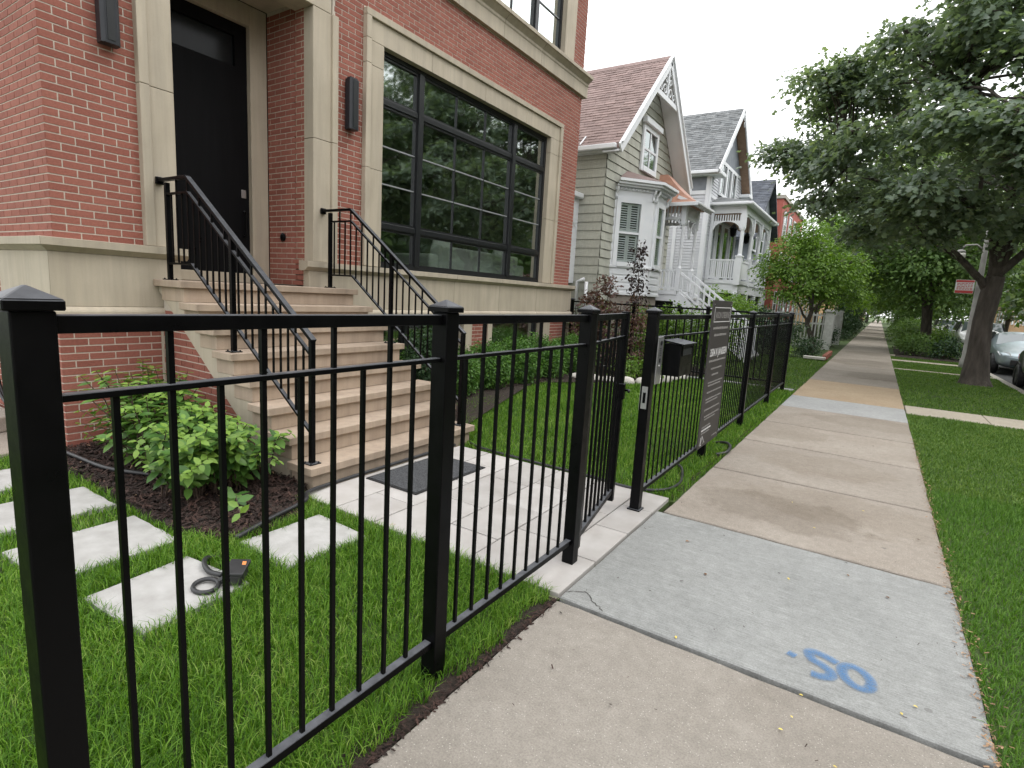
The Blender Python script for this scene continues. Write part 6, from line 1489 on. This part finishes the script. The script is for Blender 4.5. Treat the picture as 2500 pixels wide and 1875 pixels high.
# ================================================================== cars
def car(name, label, paint, x, y, rz, L=4.5, Wd=1.78, H_=1.45, suv=False, group='cars parked along the kerb'):
    t = thing(name, label, 'car', (x, y, -.11), group, rz); ORG[t.name] = np.zeros(3)
    # stations along the length: y, sill z, belt z, roof z, half width at belt, half width at roof (front = -Y)
    hw = Wd / 2; l = L / 2; roof = H_
    if suv: stn = [(-l, .42, .72, .74, .72), (-l + .12, .26, .86, .88, .88), (-l + .9, .22, 1.0, 1.04, .97), (-l + 1.15, .22, 1.04, 1.10, .98), (-l + 1.75, .22, 1.06, roof - .02, 1), (-.1, .22, 1.07, roof, 1), (l - 1.0, .22, 1.08, roof - .02, 1), (l - .35, .24, 1.08, roof - .12, .97), (l - .08, .3, 1.02, 1.08, .92), (l, .42, .85, .88, .82)]
    else: stn = [(-l, .40, .60, .62, .70), (-l + .12, .22, .74, .76, .88), (-l + .85, .20, .86, .90, .97), (-l + 1.15, .20, .90, .94, .98), (-l + 1.95, .20, .93, roof - .03, 1), (-.05, .20, .94, roof, 1), (l - 1.35, .20, .95, roof - .07, 1), (l - .62, .22, .97, 1.04, .97), (l - .1, .28, .92, .96, .90), (l, .42, .78, .82, .80)]
    V = []; ring = 9
    for (yy, zs, zb, zr, k) in stn:
        w = hw * k; up = zr - zb; wr = w * (.76 if up > .2 else .93)
        V += [(-w * .90, yy, zs), (-w, yy, zs + (zb - zs) * .45), (-w * .985, yy, zb), (-(w * .985 + (wr - w * .985) * .92), yy, zb + up * .90), (0, yy, zr)]
        V += [((w * .985 + (wr - w * .985) * .92), yy, zb + up * .90), (w * .985, yy, zb), (w, yy, zs + (zb - zs) * .45), (w * .90, yy, zs)]
    ns = len(stn); F = []
    for i in range(ns - 1):
        for k in range(ring - 1): F.append((i * ring + k, (i + 1) * ring + k, (i + 1) * ring + k + 1, i * ring + k + 1))
        F.append((i * ring + 8, (i + 1) * ring + 8, (i + 1) * ring, i * ring))
    F.append(tuple(range(ring))); F.append(tuple(range((ns - 1) * ring, ns * ring))[::-1])
    mb = MB().add(V, F); body = mb.build('body', paint, t, True)
    md = body.modifiers.new('sub', 'SUBSURF'); md.levels = 2; md.render_levels = 2
    ea = body.data.attributes.new('crease_edge', 'FLOAT', 'EDGE')
    v = np.array(V).reshape(ns, ring, 3)
    # glass: quads lifted just off the cabin surface
    def gl(name, quad, e=.035):
        q = np.array(quad, float); c = q.mean(0); n_ = np.cross(q[1] - q[0], q[3] - q[0]); n_ /= np.linalg.norm(n_)
        if n_ @ (c - np.array([0, c[1], .8])) < 0 and abs(n_[1]) < .6: n_ = -n_
        q = c + (q - c) * .88
        MB().add([tuple(p + n_ * e) for p in q] + [tuple(p - n_ * .005) for p in q], [(0, 1, 2, 3), (4, 7, 6, 5), (0, 4, 5, 1), (1, 5, 6, 2), (2, 6, 7, 3), (3, 7, 4, 0)]).build(name, 'car_glass' if False else 'black_window', body)
    a_, b_ = 3, 4
    ws = [(v[a_, 2] + (0, .05, .03)) * (.95, 1, 1), (v[a_, 6] + (0, .05, .03)) * (.95, 1, 1), v[b_, 5] - (0, .05, .03), v[b_, 3] - (0, .05, .03)]
    q = np.array(ws); q = q.mean(0) + (q - q.mean(0)) * .93
    n_ = np.cross(q[1] - q[0], q[3] - q[0]); n_ /= np.linalg.norm(n_); n_ = n_ if n_[2] > 0 else -n_
    MB().add([tuple(p + n_ * .035) for p in q] + [tuple(p - n_ * .05) for p in q], [(0, 1, 2, 3), (4, 7, 6, 5), (0, 4, 5, 1), (1, 5, 6, 2), (2, 6, 7, 3), (3, 7, 4, 0)]).build('windshield', 'windshield', body)
    for s_ in ((2, 3), (6, 5)):
        for i in range(4, 6): gl('side_window', [v[i, s_[0]], v[i + 1, s_[0]], v[i + 1, s_[1]], v[i, s_[1]]])
    for sx in (-1, 1):
        for yy in (-l + .82, l - .82):
            c = np.array([sx * (hw - .10), yy, .31]); ty = MB()
            pr = [(.20, -.11), (.30, -.105), (.315, -.06), (.315, .06), (.30, .105), (.20, .11)]
            n_ = 20; vs = [(c[0] + zz * sx, c[1] + rr * math.cos(2 * math.pi * k / n_), c[2] + rr * math.sin(2 * math.pi * k / n_)) for rr, zz in pr for k in range(n_)]
            fs = [(i * n_ + k, i * n_ + (k + 1) % n_, (i + 1) * n_ + (k + 1) % n_, (i + 1) * n_ + k) for i in range(5) for k in range(n_)]
            wl_ = ty.add(vs, fs).build('wheel', 'rubber', t, True)
            MB().tube([(c[0] - .06 * sx, c[1], c[2]), (c[0] + .085 * sx, c[1], c[2])], .20, 18).build('rim', 'wheel_rim', wl_)
            MB().tube([(c[0] + .086 * sx, c[1], c[2]), (c[0] + .10 * sx, c[1], c[2])], .045, 10).build('hub', 'plastic_dark', wl_)
            arch_ = MB(); vs = [(sx * (hw + .004 - .02 * m), c[1] + rr * math.cos(a2), c[2] + rr * math.sin(a2)) for m in (0, 6) for rr in (.37,) for a2 in np.linspace(-.25, math.pi + .25, 14)]
            arch_.add(vs, [(k, k + 1, 14 + k + 1, 14 + k) for k in range(13)]).build('wheel_arch', 'plastic_dark', body)
            MB().tube([(sx * (hw - .12), c[1], c[2]), (sx * (hw - .012), c[1], c[2])], .355, 20).build('wheel_well', 'plastic_dark', body)
        zl = .70 if not suv else .82
        MB().add([(sx * hw * .52, -l - .005, zl - .07), (sx * hw * .86, -l + .16, zl - .05), (sx * hw * .93, -l + .42, zl + .07), (sx * hw * .60, -l + .10, zl + .07), (sx * hw * .5, -l + .3, zl - .07), (sx * hw * .8, -l + .5, zl - .05), (sx * hw * .85, -l + .6, zl + .05), (sx * hw * .55, -l + .4, zl + .05)],
                 [(0, 1, 2, 3), (4, 7, 6, 5), (0, 4, 5, 1), (1, 5, 6, 2), (2, 6, 7, 3), (3, 7, 4, 0)]).build('headlight', 'headlamp', body, bevel=.015)
        MB().cbox(sx * hw * .70, l - .03, .80 if not suv else .95, .30, .10, .14).build('tail_light', 'red_print', body, bevel=.02)
        MB().cbox(sx * (hw + .10), -l + 1.55, 1.0 if not suv else 1.14, .18, .09, .13).build('mirror', paint, body, bevel=.03)
    MB().cbox(0, -l + .02, .44, Wd * .55, .10, .17).build('grille', 'plastic_dark', body, bevel=.02)
    MB().cbox(0, -l - .01, .30 if False else .62, .34, .06, .07).build('badge_bar', 'plastic_dark', body, bevel=.015)
    MB().cbox(0, -l - .035, .46, .31, .012, .15).build('number_plate', 'white_paint', body)
    MB().tube([(-.35, -l + 1.28, .985 if not suv else 1.13), (.1, -l + 1.36, 1.01 if not suv else 1.16)], .008, 5).build('wiper', 'plastic_dark', body)
    return t
pm('windshield', (.13, .16, .17), (.16, .19, .20), 2, .03, spec=1.0)
car('parked_car', 'black hatchback cut by the right edge of the frame', 'paint_black', 4.22, 18.75, 0)
car('parked_car', 'silver blue sedan facing the camera behind the black hatchback', 'paint_silver', 4.25, 26.2, 0)
car('parked_car', 'white sport utility car glimpsed between lamp post and shrubs', 'paint_white', 4.2, 35.6, 0, 4.7, 1.9, 1.75, True)
car('parked_car', 'dark grey car farther along the kerb', 'paint_grey', 4.2, 42.0, 0)
car('parked_car', 'white sport utility car far down the kerb', 'paint_white', 4.2, 48.5, 0, 4.7, 1.9, 1.75, True)
for x, y, pnt, sv, lb in ((10.7, 22, 'paint_white', True, 'white car across the street behind the silver sedan'), (10.7, 28.5, 'paint_red', False, 'red car across the street'), (10.7, 35, 'paint_white', False, 'white sedan across the street, farther on'), (10.7, 15, 'paint_grey', False, 'grey car across the street beside the black hatchback'), (10.7, 42, 'paint_grey', True, 'grey sport utility car far across the street')):
    car('parked_car', lb, pnt, x, y, 0, 4.7 if sv else 4.5, 1.85 if sv else 1.78, 1.72 if sv else 1.45, sv, 'cars parked across the street')
# ================================================================== small things
def curve_pts(P, n=8):
    P = [np.array(p, float) for p in P]; out = []
    Q = [2 * P[0] - P[1]] + P + [2 * P[-1] - P[-2]]
    for i in range(1, len(Q) - 2):
        for s_ in range(n):
            t = s_ / n; a_, b_, c_, d_ = Q[i - 1], Q[i], Q[i + 1], Q[i + 2]
            out.append(.5 * ((2 * b_) + (c_ - a_) * t + (2 * a_ - 5 * b_ + 4 * c_ - d_) * t * t + (3 * b_ - a_ - 3 * c_ + d_) * t ** 3))
    return out + [P[-1]]
o = MB().tube(curve_pts([(-5.94, 1.76, .06), (-5.5, 1.80, .05), (-5.0, 1.84, .05), (-4.6, 2.0, .05)]), .017, 8).build('garden_pipe', 'hose_black', None, True); tag(o, 'black garden pipe on the mulch at the foot of the brick pier', 'garden pipe', 'black pipes in the garden')
o = MB().tube(curve_pts([(-3.12, 1.80, .04), (-3.20, 2.08, .05), (-3.30, 2.42, .05), (-3.44, 2.56, .045), (-3.50, 2.9, .03), (-3.51, 3.6, .03), (-3.51, 4.4, .03)]), .016, 8).build('garden_pipe', 'hose_black', None, True); tag(o, 'black garden pipe curving from the mulch along the bottom step', 'garden pipe', 'black pipes in the garden')
o = MB().tube(curve_pts([(-3.46, 4.60, .02), (-3.2, 4.53, .02), (-2.6, 4.51, .018), (-2.0, 4.50, .018), (-1.6, 4.46, .02), (-1.36, 4.60, .02), (-1.30, 4.9, .02), (-1.40, 5.3, .03), (-1.52, 5.5, .02)]), .013, 8).build('garden_pipe', 'hose_black', None, True); tag(o, 'thin black drip pipe along the far edge of the paved entry', 'garden pipe', 'black pipes in the garden')
o = MB().tube(curve_pts([(-1.45, 6.75, .0), (-1.30, 6.66, .05), (-1.21, 6.5, .055), (-1.20, 6.3, .03), (-1.29, 6.18, .01)]), .017, 8).build('garden_pipe', 'hose_black', None, True); tag(o, 'short loop of black pipe poking over the sidewalk edge below the sign', 'garden pipe', 'black pipes in the garden')
# coil of hose hung on the left wall
hc = thing('hose_coil', 'black hose coil hanging on the brick side wall at the left edge', 'hose', (-6.95, 1.8, .1))
pts = []
for k in range(4 * 24 + 1): a_ = 2 * math.pi * k / 24; r__ = .30 + .012 * math.sin(k * .7); pts.append((-7.22 + (r__ * .8) * math.cos(a_), 1.80 + .006 * (k / 24), .55 + r__ * math.sin(a_)))
MB().tube(pts, .016, 6).build('coil', 'hose_black', hc, True)
MB().box(-7.32, -7.12, 1.83, 1.885, .78, .86).build('hanger', 'black_metal', hc)
# garden floodlight lying on the nearest stone
fl_ = thing('garden_floodlight', 'small black floodlight with bent cable lying on the nearest stepping stone', 'floodlight', (-2.70, 1.46, .016))
MB().tube(curve_pts([(-3.06, 1.60, .0), (-3.04, 1.52, .035), (-2.97, 1.47, .04), (-2.88, 1.45, .035), (-2.78, 1.46, .045)]), .014, 8).build('cable', 'hose_black', fl_, True)
def obox(c, dx, dy, hx, hy, z0, z1, tl=.012):
    c = np.array(c); dx = np.array(dx) * hx; dy = np.array(dy) * hy
    return MB().add([(*(c + a_ * dx + b_ * dy), z + tl * b_) for z in (z0, z1) for a_, b_ in ((-1, -1), (1, -1), (1, 1), (-1, 1))], [(0, 3, 2, 1), (4, 5, 6, 7), (0, 1, 5, 4), (1, 2, 6, 5), (2, 3, 7, 6), (3, 0, 4, 7)])
UX, UY = (.78, .62), (-.62, .78)
obox((-2.70, 1.50), UX, UY, .042, .05, .035, .085).build('lamp_head', 'plastic_dark', fl_, bevel=.008)
obox((-2.70, 1.50), UX, UY, .052, .060, .0865, .106).build('lens_rim', 'hose_black', fl_, bevel=.004)
MB().tube([(-2.76 + .070 * math.cos(a_), 1.365 + .055 * math.sin(a_), .032 + .006 * math.sin(a_)) for a_ in np.linspace(0, 6.283, 25)], .012, 8).build('base_ring', 'hose_black', fl_, True)
MB().tube([(-2.74, 1.42, .035), (-2.72, 1.46, .06)], .017, 8).build('knuckle', 'plastic_dark', fl_)
obox((-2.685, 1.53), UX, UY, .010, .012, .1065, .110).build('warning_tag', 'orange_plastic', fl_)
fl_.location.x += .03; fl_.location.y += .04

# blue survey marks on the grey slab: a dot, an S-like five and an o
def spray(strokes):
    V, F, T = [], [], []
    for pts, w in strokes:
        P = np.array(curve_pts(pts, 10))[:, :2]; n_ = len(P)
        d = np.gradient(P, axis=0); d /= np.linalg.norm(d, axis=1, keepdims=True); s_ = np.stack([-d[:, 1], d[:, 0]], 1)
        b0 = len(V); cols = (-1, -.6, 0, .6, 1); tv = (0, .75, 1, .75, 0)
        for i in range(n_):
            e = min(1, i / 2, (n_ - 1 - i) / 2) if np.linalg.norm(P[0] - P[-1]) > .01 else 1
            for c_, t_ in zip(cols, tv): q = P[i] + s_[i] * c_ * w; V.append((q[0], q[1], .0105)); T.append(t_ * e)
        for i in range(n_ - 1):
            for k in range(4): a_ = b0 + i * 5 + k; F += [(a_, a_ + 5, a_ + 6), (a_, a_ + 6, a_ + 1)]
    return V, F, T
S5 = [(.062, 2.835, 0), (.02, 2.855, 0), (-.035, 2.868, 0), (-.062, 2.845, 0), (-.045, 2.80, 0), (.0, 2.775, 0), (.035, 2.745, 0), (.035, 2.705, 0), (.0, 2.682, 0), (-.045, 2.678, 0)]
OO = [(.125 + .058 * math.cos(a_) + .01, 2.778 + .075 * math.sin(a_) - .02 * math.cos(a_), 0) for a_ in np.linspace(0, 6.283, 13)]
DT = [(-.150, 2.782, 0), (-.128, 2.776, 0), (-.108, 2.770, 0)]
V, F, T = spray([(S5, .034), (OO, .032), (DT, .03)])
o = np_mesh('spray_mark', V, F, 'blue_spray', None, T); tag(o, 'blue spray painted survey mark on the grey slab', 'paint mark')

# fallen leaves and twigs on the walk
def petals(name, label, pts, mat, s0, s1, seed, group):
    r_ = np.random.default_rng(seed)
    for (x, y) in pts:
        L = r_.uniform(s0, s1); a_ = r_.uniform(0, 6.28)
        V0 = T_OVAL[0] * L; V = np.column_stack([V0[:, 0] * math.cos(a_) - V0[:, 1] * math.sin(a_), V0[:, 0] * math.sin(a_) + V0[:, 1] * math.cos(a_), V0[:, 2] * 1.5 + L * .12]) + (x, y, .008)
        o = MB().add(V.tolist(), T_OVAL[1].tolist()).build(name, mat, None, False); tag(o, label, 'leaf', group)
petals('fallen_leaf', 'tiny yellow leaf lying on the sidewalk', [(-.62, 2.57), (.30, 2.62), (-.07, 2.32), (-.11, 2.22), (.08, 2.15), (.28, 2.05), (.34, 2.72), (-.25, 3.6), (-.05, 2.49), (-.2, 4.6), (-.4, 5.1), (.1, 5.3)], 'yellow_leaf', .014, .024, 5, 'yellow leaves on the sidewalk')
petals('fallen_leaf', 'curled brown leaf lying on the sidewalk', [(-.42, 1.62), (.27, 3.72), (.20, 2.06), (-.66, 3.3), (-.9, 3.7), (.05, 3.9), (.45, 4.9)], 'brown_leaf', .022, .036, 6, 'brown leaves on the sidewalk')
shreds('twig_litter', 'scattered twigs and bits on the sidewalk slabs', 110, lambda r_, n: np.column_stack([r_.uniform(-1.2, .58, n), 1.2 + 9 * r_.random(n) ** 1.3]), 'mulch', .005, .020, .006, 'stuff', 'leaf litter', 61)
shreds('twig_litter', 'dead leaves and chips on the dark mulch', 90, poly_samp(BED1), 'chips', .012, .03, .04, 'stuff', 'leaf litter', 62)

# hairline cracks in the slabs
def crack(label, pts, w):
    P = np.array(curve_pts([(x, y, 0) for x, y in pts], 8))[:, :2]; r_ = np.random.default_rng(int(abs(pts[0][0] * 1000))); P = P + r_.normal(0, .004, P.shape)
    d = np.gradient(P, axis=0); d /= np.linalg.norm(d, axis=1, keepdims=True); s_ = np.stack([-d[:, 1], d[:, 0]], 1) * (w * r_.uniform(.4, 1.2, len(P)))[:, None]
    V = []; F = []
    for i in range(len(P)): V += [(*(P[i] - s_[i]), .0075), (*(P[i] + s_[i]), .0075)]
    for i in range(len(P) - 1): F += [(2 * i, 2 * i + 1, 2 * i + 3, 2 * i + 2)]
    tag(MB().add(V, F).build('crack', 'dark_soil'), label, 'crack')
crack('fine crack near the left corner of the grey slab', [(-1.24, 2.60), (-1.15, 2.66), (-1.08, 2.60), (-1.0, 2.545)], .0022)
